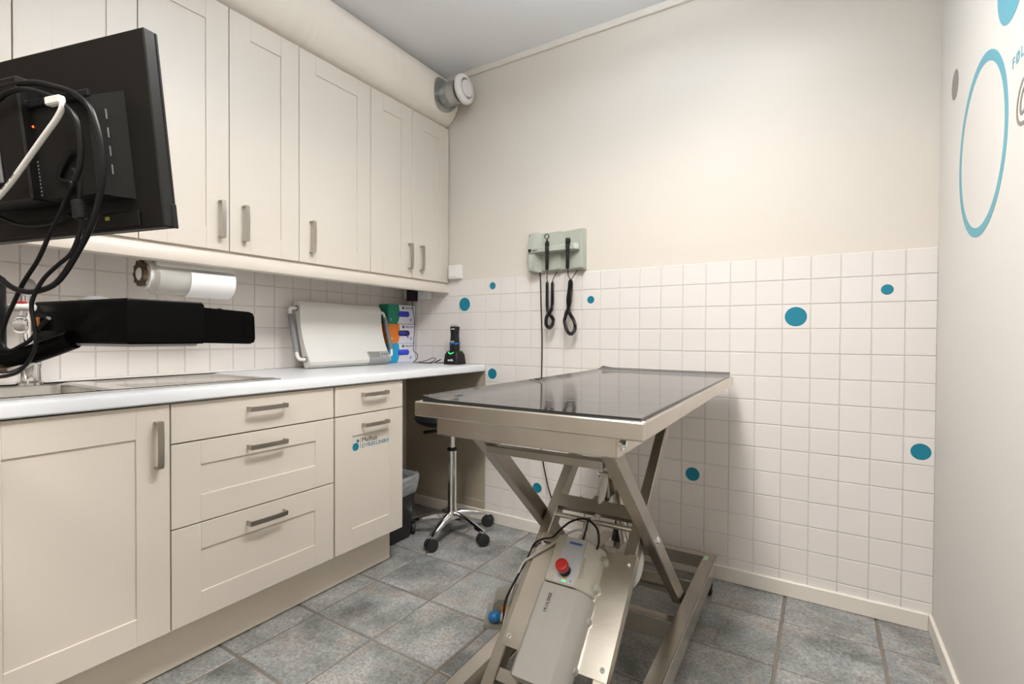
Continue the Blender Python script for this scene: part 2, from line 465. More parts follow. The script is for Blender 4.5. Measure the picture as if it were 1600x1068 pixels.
mm = MB(); mm.box(-2.51, XC, .20, .216, .162, .858, .001); mm.box(-2.51, XC, .689, .704, .162, .858, .001); mm.box(-2.51, XC, .216, .689, .162, .178, .001)
obj('carcass', mm, 'cab', t)
front(t, 'door', .262, .704, .168, .856, (.345, .618, .248, .764), 'z', (.67, .742))
t = thing('drawer_cabinet', 'cream base cabinet with three stacked drawers between the tall door and the logo front', 'cabinet', (-2.2, 1.0, 0))
obj('carcass', carcass(-2.51, XC, .706, 1.294, .162, .858), 'cab', t)
d = front(t, 'drawer', .706+gp, 1.293-gp, .735, .856, None, 'y', (1.007, .813))
d = front(t, 'drawer', .706+gp, 1.293-gp, .475, .731, (.792, 1.208, .561, .657), 'y', (1.007, .683))
d = front(t, 'drawer', .706+gp, 1.293-gp, .169, .471, (.792, 1.205, .253, .388), 'y', (1.005, .424))
t = thing('narrow_cabinet', 'narrow cream base cabinet with a small drawer above a teal logo front', 'cabinet', (-2.2, 1.5, 0))
obj('carcass', carcass(-2.51, XC, 1.296, 1.676, .162, .858), 'cab', t)
front(t, 'drawer', 1.297+gp, 1.677-gp, .735, .856, None, 'y', (1.499, .814))
d = front(t, 'door', 1.297+gp, 1.677-gp, .169, .731, (1.385, 1.590, .256, .644), 'y', (1.502, .684))
# logo sticker on the recessed panel
lx = XD-.0043
face = basis((0, 1, 0), (0, 0, 1), (lx, 0, 0))
lg = obj('logo_sticker', MB().lathe([(.0165, 0), (.0165, .0006)], (lx, 1.405, .595), (1, 0, 0), 32), 'teal', d)
plabel(lg, 'teal clinic logo')
obj('logo_dot', MB().lathe([(.0072, 0), (.0072, .0006)], (lx, 1.4165, .618), (1, 0, 0), 24), 'teal', lg)
obj('logo_line', MB().box(lx, lx+.0006, 1.4310, 1.4325, .584, .629, 0), 'charcoal_ink', lg)
obj('logo_speck', MB().box(lx, lx+.0006, 1.3885, 1.391, .609, .6115, 0), 'charcoal_ink', lg)
obj('logo_text', text_mb('Melhus', .030, basis((0, 1, 0), (0, 0, 1), (lx+.0005, 1.4375, .6085)), .0003), 'charcoal_ink', lg)
obj('logo_text', text_mb('DYREKLINIKK', .0255, basis((0, 1, 0), (0, 0, 1), (lx+.0005, 1.4375, .585)), .0003), 'teal', lg)
tag(obj('plinth', MB().box(-2.016, -1.998, .20, 1.676, .0035, .161, .0015), 'plinth'), 'beige toe kick board along the floor under the base cabinets', 'plinth')

# upper cabinets
XU = -2.172
def upper(y0, y1, doors, label):
    t = thing('wall_cabinet', label, 'cabinet', (-2.35, (y0+y1)/2, 1.382), 'wall cabinets')
    obj('carcass', carcass(-2.51, XU-.0195, y0+.0005, y1-.0005, 1.3835, 2.300), 'cab', t)
    for a, b, hy in doors:
        front(t, 'door', a+gp*.8, b-gp*.8, 1.382, 2.301, (a+.083, b-.083, 1.462, 2.217), 'z', (hy, 1.496) if hy else None, XU)
    return t
upper(.13, .724, [(.13, .427, .38), (.427, .724, .47)], 'cream wall cabinet partly hidden behind the black monitor')
upper(.724, 1.314, [(.724, 1.019, .985), (1.019, 1.314, 1.074)], 'cream wall cabinet with a pair of doors right of the monitor')
upper(1.314, 1.711, [(1.314, 1.711, 1.372)], 'cream wall cabinet with one wide door above the baby scale')
upper(1.711, 2.316, [(1.711, 2.006, 1.981), (2.006, 2.316, 2.072)], 'cream wall cabinet with narrow doors ending at the back wall')
prof = [(-2.196, 1.383), (-2.196, 1.322), (-2.190, 1.317), (-2.176, 1.317), (-2.169, 1.322), (-2.167, 1.332), (-2.168, 1.362), (-2.173, 1.369), (-2.182, 1.371), (-2.185, 1.383)]
mb = MB().prism(prof, 2.19, Matrix(((1, 0, 0, 0), (0, 0, 1, .13), (0, 1, 0, 0), (0, 0, 0, 1))))
tag(obj('light_rail', mb, 'cab'), 'long cream moulded rail under the wall cabinets', 'rail')

# worktop with the sink cut-out
z0, z1 = .862, .9
sx0, sx1, sy0, sy1 = -2.478, -1.982, .12, 1.085
mb = MB()
mb.box(XL+.001, sx0, .10, YB-.001, z0, z1, .0005)
mb.box(sx0, -1.96, sy1, YB-.001, z0, z1, .0005); mb.box(sx0, -1.96, .10, sy0, z0, z1, .0005)
mb.box(sx1, -1.96, sy0, sy1, z0, z1, .0005)
pr = [(-1.96, z0), (-1.903, z0), (-1.9, z0+.004), (-1.9, z1-.010), (-1.903, z1-.003), (-1.909, z1), (-1.96, z1)]
mb.prism(pr, YB-.101, Matrix(((1, 0, 0, 0), (0, 0, 1, .10), (0, 1, 0, 0), (0, 0, 0, 1))))
tag(obj('worktop', mb, 'worktop'), 'long white laminate worktop running to the back wall', 'worktop')

# sink : rim, bowl, drainboard
t = thing('kitchen_sink', 'stainless steel inset sink with drainboard in the white worktop', 'sink', (-2.23, .6, .9))
X0, X1, Y0, Y1 = -2.490, -1.972, .112, 1.097
bx0, bx1, by0, by1 = -2.40, -2.015, .16, .60
dx0, dx1, dy0, dy1 = -2.44, -2.005, .655, 1.07
def quadgrid(mb, x0, x1, y0, y1, z): mb.add([(x0, y0, z), (x1, y0, z), (x1, y1, z), (x0, y1, z)], [(0, 1, 2, 3)])
mb = MB(); zt = .9035
for a in ((X0, bx0, Y0, Y1), (bx1, X1, Y0, Y1), (bx0, bx1, Y0, by0), (bx0, bx1, by1, dy0), (bx0, bx1, dy1, Y1)):
    quadgrid(mb, *a, zt)
# outer rolled edge
mb.add([(X0, Y0, zt), (X1, Y0, zt), (X1, Y1, zt), (X0, Y1, zt), (X0-.003, Y0-.003, .9002), (X1+.003, Y0-.003, .9002), (X1+.003, Y1+.003, .9002), (X0-.003, Y1+.003, .9002)],
       [(0, 1, 5, 4), (1, 2, 6, 5), (2, 3, 7, 6), (3, 0, 4, 7)])
# bowl with rounded corners approximated by an octagon
def octo(x0, x1, y0, y1, c, z):
    return [(x0+c, y0, z), (x1-c, y0, z), (x1-c*.3, y0+c*.3, z), (x1, y0+c, z), (x1, y1-c, z), (x1-c*.3, y1-c*.3, z), (x1-c, y1, z), (x0+c, y1, z), (x0+c*.3, y1-c*.3, z), (x0, y1-c, z), (x0, y0+c, z), (x0+c*.3, y0+c*.3, z)]
def loops(mb, ls, cap=True):
    n = len(ls[0]); vs = [p for l in ls for p in l]; fs = []
    for k in range(len(ls)-1):
        for i in range(n): fs.append([k*n+i, k*n+(i+1) % n, (k+1)*n+(i+1) % n, (k+1)*n+i])
    if cap: fs.append([(len(ls)-1)*n+i for i in range(n)])
    mb.add(vs, fs)
obj('rim', mb, 'sink', t)
mb = MB()
loops(mb, [octo(bx0-.001, bx1+.001, by0-.001, by1+.001, .002, zt), octo(bx0+.004, bx1-.004, by0+.004, by1-.004, .04, zt-.006), octo(bx0+.012, bx1-.012, by0+.012, by1-.012, .05, .78), octo(bx0+.04, bx1-.04, by0+.04, by1-.04, .06, .752)])
mb.lathe([(.045, 0), (.04, .003), (.02, .0035)], (-2.21, .38, .7525), (0, 0, 1), 24)
obj('bowl', mb, 'sink', t)
mb = MB()
mb.add([(bx0, dy0, zt), (bx1, dy0, zt), (bx1, dy1, zt), (bx0, dy1, zt), (bx0+.012, dy0+.012, zt-.006), (bx1-.012, dy0+.012, zt-.006), (bx1-.012, dy1-.012, zt-.006), (bx0+.012, dy1-.012, zt-.006)],
       [(0, 1, 5, 4), (1, 2, 6, 5), (2, 3, 7, 6), (3, 0, 4, 7), (4, 5, 6, 7)])
obj('drainboard', mb, 'sink', t)
mb = MB().box(-2.519, -2.494, .11, 1.35, .9005, .907, .002)
tag(obj('sealing_strip', mb, 'caulk'), 'white sealing strip between sink and tiled wall', 'strip')

# tap
t = thing('mixer_tap', 'chrome mixer tap with long clinic lever behind the sink', 'tap', (-2.38, .508, .904))
mb = MB().lathe([(.034, .0), (.034, .008), (.029, .014), (.028, .05), (.030, .062), (.031, .086), (.026, .097), (.014, .1)], (-2.38, .508, .904), (0, 0, 1), 28)
obj('body', mb, 'chrome', t)
obj('spout', MB().tube([(-2.375, .50, .965), (-2.33, .46, .985), (-2.27, .40, .99), (-2.215, .35, .975), (-2.205, .34, .955)], .0115, 12), 'chrome', t)
mb = MB().tube([(-2.38, .508, 1.0), (-2.385, .503, 1.06), (-2.39, .503, 1.13), (-2.385, .503, 1.185)], lambda s: .009+.009*s, 14)
mb.ball((-2.385, .503, 1.19), (.016, .018, .016))
lv = obj('lever', mb, 'chrome', t)
plabel(obj('lever_paddle', MB().ball((-2.378, .508, 1.212), (.006, .0165, .028)), 'silver', lv), 'grey rounded lever end')
plabel(obj('hot_mark', MB().lathe([(.004, 0), (.004, .001)], (-2.354, .505, .988), (1, 0, 0), 16), 'red_mark', t), 'small red dot')

# ------------------------------------------------------------------ under cabinet roll dispenser
t = thing('roll_dispenser', 'translucent roll dispenser with white sheet hanging under the wall cabinets', 'dispenser', (-2.26, .93, 1.20))
cx, cz, r = -2.265, 1.268, .062
def shell(mb, y0, y1, r, th, a0, a1, n=20):
    vs = []; fs = []
    for y in (y0, y1):
        for rr in (r, r-th):
            for i in range(n+1):
                a = math.radians(a0+(a1-a0)*i/n); vs.append((cx+rr*math.cos(a), y, cz+rr*math.sin(a)))
    m = n+1
    for i in range(n):
        fs.append([i, i+1, 2*m+i+1, 2*m+i]); fs.append([m+i, m+i+1, 3*m+i+1, 3*m+i])
        fs.append([i, i+1, m+i+1, m+i]); fs.append([2*m+i, 2*m+i+1, 3*m+i+1, 3*m+i])
    for i in (0, n): fs.append([i, m+i, 3*m+i, 2*m+i])
    return mb.add(vs, fs)
obj('cover', shell(MB(), .800, 1.062, r, .0025, -200, 35, 28), 'clear', t)
plabel(obj('end_cone', MB().lathe([(.048, 0), (.056, .010), (.0615, .020)], (cx, .780, cz+.002), (0, 1, 0), 36, False), 'clear', t), 'milky rounded end')
plabel(obj('end_ring', MB().ring((cx, .776, cz+.006), (0, 1, 0), .050, .041, .012), 'white_plastic', t), 'pale ring')
pts = []
for i in range(40):
    a = 2*math.pi*i/40; rr = .046 if (i % 4) < 2 else .040
    pts.append((rr*math.cos(a), rr*math.sin(a)))
mb = MB().prism(pts, .012, basis((1, 0, 0), (0, 0, 1), (cx-.004, .772, cz+.010)))
plabel(obj('core_disc', mb, 'brown', t), 'dark brown toothed disc')
mb = MB().ball((cx+.004, .760, cz+.006), (.017, .009, .020), 10, 7)
random.seed(3); mb.v = [(a+random.uniform(-.004, .004), b+random.uniform(-.003, .003), c_+random.uniform(-.004, .004)) for a, b, c_ in mb.v]
obj('crumpled_tissue', mb, 'paper', t)
plabel(obj('white_sheet', shell(MB(), .900, 1.060, r+.0015, .0012, -115, 22, 24), 'paper', t), 'plain white sheet over the right half')
obj('inner_roll', MB().cyl((cx, .86, cz), (cx, 1.055, cz), .040, n=32), 'paper', t)
obj('mounting_rail', MB().box(cx-.055, cx+.052, .795, 1.064, cz+.034, cz+.056, .004).box(cx-.03, cx+.03, .85, 1.02, cz+.054, 1.3832, .002), 'white_plastic', t)

# ------------------------------------------------------------------ baby scale leaning on the tiles
t = thing('baby_scale', 'white tray scale with grey grip handles leaning on the tiled wall', 'scale', (-2.43, 1.76, .9))
lean = math.atan2(.085, .335)
U = V((-math.sin(lean), 0, math.cos(lean))); N = V((math.cos(lean), 0, math.sin(lean)))
O = V((-2.398, 0, .9))
def sp(s, d, y): q = O+U*s+N*d; return (q.x, y, q.z)
fr = [(0, .012), (.002, .03), (.010, .044), (.024, .051), (.040, .049), (.07, .040), (.11, .031), (.16, .026), (.20, .0255), (.24, .029), (.28, .037), (.30, .042), (.318, .043), (.334, .036), (.343, .022), (.344, .008), (.338, 0)]
bkp = [(.30, -.002), (.2, -.004), (.1, -.002), (.03, 0), (.008, .002)]
poly = fr+bkp
def scale_prism(mb, y0, y1, poly):
    n = len(poly); vs = [sp(s, d, y0) for s, d in poly]+[sp(s, d, y1) for s, d in poly]
    fs = [list(range(n)), [n+i for i in range(n)][::-1]]+[[i, (i+1) % n, n+(i+1) % n, n+i] for i in range(n)]
    return mb.add(vs, fs)
ya, yb = 1.497, 2.022
mb = MB()
for (a, b_, k) in ((ya, ya+.006, .985), (ya+.006, yb-.006, 1), (yb-.006, yb, .985)):
    scale_prism(mb, a, b_, [(.17+(s-.17)*k, .02+(d-.02)*k) for s, d in poly])
# shift so that nothing sinks under the worktop
dz = .9002-min(v[2] for v in mb.v)
O = O+V((0, 0, dz)); mb.v = [(a, b_, c_+dz) for a, b_, c_ in mb.v]
obj('body', mb, 'scale_white', t, ang=28)
for sgn, y in ((-1, ya), (1, yb)):
    h1 = [(.045, .022), (.30, .018)]
    ye = y+sgn*.05
    ye = y+sgn*.044
    mb = MB().tube([sp(.045, .024, y-sgn*.004), sp(.045, .024, y+sgn*.026), sp(.055, .024, y+sgn*.040), sp(.085, .024, ye), sp(.17, .0215, ye), sp(.268, .019, ye), sp(.296, .018, y+sgn*.040), sp(.305, .018, y+sgn*.026), sp(.305, .018, y-sgn*.004)], .0085, 12)
    hd = obj('handle', mb, 'white_plastic', t)
    plabel(obj('grip', MB().tube([sp(.082, .024, ye), sp(.17, .0215, ye), sp(.272, .019, ye)], .0125, 14, 2), 'grey_plastic', hd), 'dark grey foam grip')
    for s_, d_ in ((.045, .024), (.305, .018)):
        plabel(obj('bushing', MB().lathe([(.014, 0), (.014, .004)], sp(s_, d_, y-.002), (0, sgn, 0), 20), 'grey_plastic', hd), 'grey socket')
mb = MB()
pf = [(s, d) for s, d in fr if s <= .075]
n = len(pf)
def strip(mb, y0, y1, o):
    ps = [(s, d+ (o if s > .02 else o*.9)) for s, d in pf[1:]]
    vs = [sp(s-.001*(s < .02), d, y) for y in (y0, y1) for s, d in ps]; m = len(ps)
    mb.add(vs, [[i, i+1, m+i+1, m+i] for i in range(m-1)])
    return mb
dp = obj('display_panel', strip(MB(), 1.868, yb-.004, .0012), 'silver', t)
plabel(dp, 'grey display strip')
T = basis((0, 1, 0), tuple(V(sp(.07, .0412, 0))-V(sp(.036, .0503, 0))), sp(.036, .0515, 1.882))
plabel(obj('screen', MB().box(0, .07, 0, .032, 0, .0012, .0004, T), 'lcd', dp), 'grey screen')
for k in range(3): obj('button', MB().lathe([(.006, 0), (.005, .0015)], T @ V((.088+.017*k, .016, 0)), N, 16), 'grey_plastic', dp)

# ------------------------------------------------------------------ glove boxes
def glove_box(z, col, letter, label, dark=False, y0=2.055):
    t = thing('glove_box', label, 'box', (-2.478, y0+.115, z), 'stacked glove boxes')
    x1, x0, y1, h = -2.438, -2.517, y0+.229, .1165
    obj('carton', MB().box(x0, x1, y0, y1, z+.0002, z+h, .0008), [col], t)
    T = basis((0, 1, 0), (0, 0, 1), (x1, y0, z))
    # white right part with a bowed edge
    pts = [(.074, .001), (.084, .018), (.092, .045), (.094, .07), (.090, .095), (.085, h-.001), (.2282, h-.001), (.2282, .001)]
    plabel(obj('white_front', MB().prism(pts, .0006, T), 'box_face', t), 'white front half')
    ov = [];
    ow, oh, oc = .048, .0175, (.128, .061)
    for i in range(24):
        a = 2*math.pi*i/24; sx = ow-oh if math.cos(a) >= 0 else -(ow-oh)
        ov.append((oc[0]+sx+oh*math.cos(a), oc[1]+oh*math.sin(a)))
    op = obj('opening', MB().prism(ov, .0010, T), 'glove_dark' if dark else 'glove', t)
    plabel(op, 'oval opening showing blue gloves')
    if dark:
        mb = MB().tube([T @ V((.10, .06, .003)), T @ V((.128, .064, .006)), T @ V((.150, .055, .006)), T @ V((.160, .03, .003))], lambda s: .008-.006*s, 8)
        mb.ball((0, 0, 0), (.028, .012, .004), 14, 8, T @ Matrix.Translation((.112, .060, .001)))
    else:
        mb = MB().ball((0, 0, 0), (.046, .0160, .005), 18, 8, T @ Matrix.Translation((oc[0], oc[1], .0008)))
    obj('gloves', mb, 'glove', t)
    mk = MB().box(.114, .130, .091, .107, .0006, .0011, 0, T)
    mk.box(.140, .172, .0985, .103, .0006, .0010, 0, T).box(.178, .212, .0985, .1025, .0006, .0010, 0, T).box(.140, .190, .0935, .095, .0006, .0010, 0, T)
    obj('printed_marks', mk, 'charcoal_ink', t)
    obj('side_mark', MB().box(-.0005, .0001, .045, .06, -.028, -.016, 0, T), 'charcoal_ink', t)
    obj('glove_print', MB().prism([(.183, .018), (.190, .018), (.192, .030), (.195, .034), (.190, .036), (.184, .034)], .0009, T), 'blue_band', t)
    obj('size_letter', text_mb(letter, .018, T @ Matrix.Translation((.018, .022, .0004)), .0004), 'white_ink', t)
    mk = MB().box(.020, .026, .016, .018, .0003, .0008, 0, T)
    obj('size_line', mk, 'white_ink', t)
    return t
h = .1172
glove_box(.9003, 'box_blue', 'L', 'blue and white glove box marked L, bottom of the stack', y0=2.084)
glove_box(.9003+h, 'box_orange', 'M', 'orange and white glove box marked M, middle of the stack', True, y0=2.087)
glove_box(.9003+2*h, 'box_green', 'S', 'green and white glove box marked S, top of the stack', y0=2.085)

# ------------------------------------------------------------------ clipper and stand
cxx, cyy = -2.062, 2.243
t = thing('charging_stand', 'black charging stand on the worktop by the back wall', 'charger', (cxx, cyy, .9))
def rrect(w, d, c, z, ox=cxx, oy=cyy): 
    pts = []
    for qx, qy, a0 in ((1, 1, 0), (-1, 1, 90), (-1, -1, 180), (1, -1, 270)):
        for k in range(5):
            a = math.radians(a0+22.5*k); pts.append((ox+qx*(w-c)+c*math.cos(a), oy+qy*(d-c)+c*math.sin(a), z))
    return pts
mb = MB(); loops(mb, [rrect(.054, .046, .018, .9003), rrect(.054, .046, .018, .912), rrect(.049, .042, .018, .955), rrect(.040, .034, .018, .974), rrect(.033, .028, .014, .978)])
mb.f.append(list(range(20))); mb.mi.append(0)
obj('base', mb, 'black', t, ang=30)
v0 = Matrix.Rotation(0, 3, 'Z')
plabel(obj('charge_light', MB().tube([(cxx-.020, cyy-.034, .970), (cxx, cyy-.040, .961), (cxx+.020, cyy-.034, .970)], .0028, 8, 4), 'green_led', t), 'green arc light')
sl = math.atan2(.006, .043)
obj('stand_print', text_mb('andis', .019, basis((1, 0, 0), (0, math.sin(sl), math.cos(sl)), (cxx+.004, cyy-.0455, .920)), .0005, 'CENTER', 0, .0004), 'white_ink', t)
t = thing('hair_clipper', 'black cordless clipper with blue band standing in its charger', 'clipper', (cxx, cyy, .976))
mb = MB(); loops(mb, [rrect(.026, .022, .014, .9765), rrect(.0265, .023, .014, 1.0), rrect(.024, .021, .013, 1.04), rrect(.0215, .02, .012, 1.065), rrect(.023, .02, .012, 1.09), rrect(.0265, .018, .01, 1.112), rrect(.027, .013, .006, 1.118)])
obj('body', mb, 'black', t, ang=40)
mb = MB(); loops(mb, [rrect(.0285, .022, .013, 1.014), rrect(.0285, .0222, .013, 1.026)], False); 
plabel(obj('band', MB().box(cxx-.0262, cxx+.0262, cyy-.0228, cyy+.0228, 1.014, 1.025, .006), 'blue_band', t), 'blue band')
obj('switch', MB().box(cxx-.013, cxx+.013, cyy-.026, cyy-.016, 1.026, 1.036, .002), 'silver', t)
mb = MB().box(cxx-.028, cxx+.028, cyy-.010, cyy-.004, 1.116, 1.126, .001)
for i in range(16): mb.box(cxx-.0278+i*.0036, cxx-.0260+i*.0036, cyy-.009, cyy-.005, 1.126, 1.130, 0)
plabel(obj('blade', mb, 'chrome', t), 'silver toothed blade')
obj('lettering_band', MB().box(cxx-.012, cxx+.013, cyy-.0192, cyy-.0180, 1.101, 1.106, .0004), 'white_ink', t)

# outlet + adapter
t = thing('wall_socket', 'white wall socket strip tucked under the cabinets in the corner', 'socket', (-2.42, 2.30, 1.29))
obj('housing', MB().box(-2.512, -2.303, 2.285, 2.3188, 1.292, 1.372, .004), 'white_plastic', t)
mb = MB()
for xx in (-2.36,): mb.ring((xx, 2.2853, 1.335), (0, -1, 0), .022, .019, .002).lathe([(.0185, 0), (.0185, .001)], (xx, 2.2853, 1.335), (0, -1, 0), 24)
obj('outlet', mb, 'box_face', t)
mb = MB()
for dx in (-.0095, .0095): mb.lathe([(.0026, 0), (.0026, .002)], (-2.36+dx, 2.2845, 1.335), (0, -1, 0), 10)
obj('contact_hole', mb, 'ink', t)
t = thing('power_adapter', 'black plug-in power adapter hanging from the corner socket', 'adapter', (-2.44, 2.26, 1.28))
obj('brick', MB().box(-2.432, -2.386, 2.225, 2.2848, 1.276, 1.365, .005), 'black', t)
obj('cable', MB().tube([(-2.405, 2.25, 1.278), (-2.402, 2.25, 1.24), (-2.388, 2.25, 1.18), (-2.382, 2.248, 1.12), (-2.388, 2.25, 1.05), (-2.392, 2.25, .985), (-2.375, 2.24, .965), (-2.335, 2.225, .95), (-2.325, 2.21, .925), (-2.345, 2.20, .906), (-2.32, 2.19, .9035), (-2.27, 2.20, .9035), (-2.225, 2.215, .9045), (-2.20, 2.235, .925), (-2.225, 2.24, .932), (-2.265, 2.22, .915), (-2.305, 2.2, .9045), (-2.26, 2.185, .9035), (-2.21, 2.20, .9035), (-2.165, 2.21, .915), (-2.155, 2.23, .926), (-2.20, 2.225, .907), (-2.17, 2.235, .9045), (-2.128, 2.243, .9065)], .0020, 8, 6), 'cable', t)
t = thing('light_switch', 'square white light switch at the edge of the wall cabinets above the tiles', 'switch', (-2.108, 2.30, 1.4))
obj('housing', MB().box(-2.152, -2.066, 2.287, WB-.0003, 1.401, 1.482, .004), 'white_plastic', t)
obj('rocker', MB().box(-2.139, -2.085, 2.283, 2.288, 1.414, 1.470, .002), 'white_plastic', t)

# ------------------------------------------------------------------ duct and valve
t = thing('ventilation_duct', 'round cream painted duct running along the ceiling above the cabinets', 'duct', (-2.251, .5, 2.3035))
mb = MB(); n = 48
prof = [(.153, 0)]
y = YF+.002; hs = [0, .5]; h = .0
mb.lathe([(.153, 0), (.153, YB-YF-.004)], (-2.251, YF+.002, 2.4565), (0, 1, 0), 64)
du = obj('pipe', mb, 'duct', t)
for yy in (-.4, .55, 1.335): obj('joint_band', MB().lathe([(.1532, 0), (.1540, .002), (.1540, .03), (.1532, .032)], (-2.251, yy, 2.4565), (0, 1, 0), 64, False), 'duct', t)
vc = V((-1.968, 2.200, 2.440))
t = thing('air_valve', 'round white air valve on a galvanised collar at the end of the duct', 'vent', tuple(vc))
mb = MB().lathe([(.0625, 0), (.0625, .045), (.066, .05), (.066, .056), (.0625, .061), (.0625, .105)], (-2.105, vc.y, vc.z-.002), (1, 0, 0), 40)
obj('collar', mb, 'zinc', t)
# saddle that wraps the duct around the collar
vs = []; fs = []; na, ny = 14, 12
for i in range(na+1):
    for j in range(ny+1):
        u = -1+2*i/na; w = -1+2*j/ny
        # squircle to round the saddle outline
        uu = u*math.sqrt(1-w*w/2); ww = w*math.sqrt(1-u*u/2)
        a = uu*.62-.08; vs.append((-2.251+.1546*math.cos(a), vc.y+ww*.102, 2.4565+.1546*math.sin(a)))
for i in range(na):
    for j in range(ny): q = i*(ny+1)+j; fs.append([q, q+1, q+ny+2, q+ny+1])
sd = obj('saddle', MB().add(vs, fs), 'zinc', t)
for a, yy in ((-.62, -.02), (-.5, .05), (-.3, -.085), (.1, -.09)): obj('rivet', MB().ball((-2.251+.1550*math.cos(a), vc.y+yy, 2.4565+.1550*math.sin(a)), .0045, 10, 6), 'zinc', sd)
mb = MB().lathe([(.060, -.012), (.078, -.008), (.081, .0), (.079, .010), (.070, .019), (.056, .023), (.054, .018), (.053, -.008), (.0, -.008)], vc, (1, 0, 0), 48, False)
obj('valve_ring', mb, 'white_plastic', t)
mb = MB().lathe([(.0, .004), (.044, .004), (.0465, .010), (.0465, .018), (.045, .023), (.03, .0245), (.0, .025)], vc, (1, 0, 0), 40, False)
obj('valve_disc', mb, 'white_plastic', t)

# ------------------------------------------------------------------ dots on the tiles
def dot(x, z, r, label, name='dot_sticker'):
    mb = MB().lathe([(r, 0), (r, .0006)], (x, YB+.0002, z), (0, -1, 0), 40)
    tag(obj(name, mb, 'teal'), label, 'sticker', 'teal dots on the tiles')
dot(-2.05, 1.25, .0395, 'large teal dot on the tiles above the clipper stand')
dot(-1.85, 1.35, .0205, 'tiny teal dot high on the tiles right of the light switch')
dot(-1.25, 1.25, .0192, 'tiny teal dot right of the dangling coiled cords')
dot(-.352, 1.15, .0395, 'large teal dot on the right half of the tiled wall, above table height')
dot(-.055, 1.247, .0195, 'tiny teal dot in the top right corner of the tiles')
dot(-1.85, .85, .030, 'medium teal dot just right of the worktop end')
dot(.05, .65, .0300, 'medium teal dot low beside the right wall')
dot(-.75, .445, .0305, 'medium teal dot right of the steel table leg')
dot(-1.553, .247, .027, 'medium teal dot seen under the table past the left scissor arm')
mb = MB().lathe([(.02, 0), (.02, .0006)], (XL-.0002, 1.16, 1.163), (1, 0, 0), 32)
tag(obj('dot_sticker', mb, 'teal'), 'small teal dot on the left tiles half hidden under the roll dispenser', 'sticker', 'teal dots on the tiles')

# right wall graphics
xw = XR
mb = MB().ring((xw+.0002, 1.776, 1.572), (-1, 0, 0), .2345, .209, .0008, 96)
# the ring is thicker at top and bottom than at its far side
tag(obj('ring_sticker', mb, 'teal_pale'), 'big pale teal circle outline on the right wall', 'sticker', 'right wall graphics')
tag(obj('dot_sticker', MB().lathe([(.108, 0), (.108, .0008)], (xw+.0002, 1.532, 1.886), (-1, 0, 0), 64), 'teal_pale'), 'large pale teal disc above the circle outline on the right wall', 'sticker', 'right wall graphics')
tag(obj('dot_sticker', MB().lathe([(.046, 0), (.046, .0008)], (xw+.0002, 2.089, 1.8725), (-1, 0, 0), 48), 'grey_vinyl'), 'small grey disc left of the circle outline on the right wall', 'sticker', 'right wall graphics')
T = basis((0, -1, 0), (0, 0, 1), (xw-.0002, 1.519, 1.660))
tag(obj('wall_lettering', text_mb('FØL', .034, T, .0006, space=1.35), 'teal_pale'), 'pale teal capital letters high on the right wall', 'lettering', 'right wall graphics')
T = basis((0, -1, 0), (0, 0, 1), (xw-.0002, 1.495, 1.535))
tag(obj('wall_lettering', text_mb('@', .110, T, .0006, shear=.12), 'grey_vinyl'), 'grey at-sign on the right wall under the teal letters', 'lettering', 'right wall graphics')

# ------------------------------------------------------------------ diagnostic wall unit
t = thing('diagnostic_station', 'pale grey-green wall station holding two black instruments above the tiles', 'medical device', (-1.43, 2.30, 1.40))
zz = Matrix.Translation((0, 0, 1.402))
pl_ = [(-1.584, WB-.0003), (-1.584, 2.266), (-1.581, 2.262), (-1.549, 2.260), (-1.544, 2.263), (-1.522, 2.297), (-1.47, 2.294), (-1.41, 2.281), (-1.405, 2.282), (-1.398, 2.298), (-1.35, 2.294), (-1.302, 2.276), (-1.280, 2.276), (-1.276, 2.282), (-1.276, WB-.0003)]
b_ = [(x+(0.006 if x < -1.5 else -.006)*(1 if y < 2.3 else 0), min(y+.01, WB-.0003)) for x, y in pl_]
mb = MB(); n = len(pl_)
loops(mb, [[(x, y, 1.402) for x, y in b_], [(x, y, 1.412) for x, y in pl_], [(x, y, 1.604) for x, y in pl_], [(x, y, 1.610) for x, y in b_]])
mb.f.append(list(range(n))); mb.mi.append(0)
obj('back_shell', mb, 'sage', t)
sh = [(-1.584, 2.30), (-1.584, 2.257), (-1.55, 2.254), (-1.50, 2.243), (-1.41, 2.243), (-1.404, 2.246), (-1.31, 2.243), (-1.292, 2.262), (-1.290, 2.30)]
mb = MB(); n = len(sh)
loops(mb, [[(x, min(y+.012, 2.30), 1.494) for x, y in sh], [(x, y, 1.502) for x, y in sh], [(x, y, 1.526) for x, y in sh], [(x, min(y+.006, 2.3), 1.532) for x, y in sh]])
mb.f.append(list(range(n))); mb.mi.append(0)
obj('cradle_shelf', mb, 'sage', t)
obj('status_window', MB().box(-1.579, -1.563, 2.2535, 2.258, 1.506, 1.523, .001), 'ink', t)
mb = MB().box(-1.576, -1.571, 2.2595, 2.2625, 1.590, 1.596, 0).box(-1.578, -1.566, 2.2595, 2.2625, 1.424, 1.426, 0)
obj('small_marks', mb, 'grey_vinyl', t)
obj('shelf_print', MB().box(-1.552, -1.520, 2.2455, 2.2525, 1.512, 1.5155, 0), 'grey_vinyl', t)

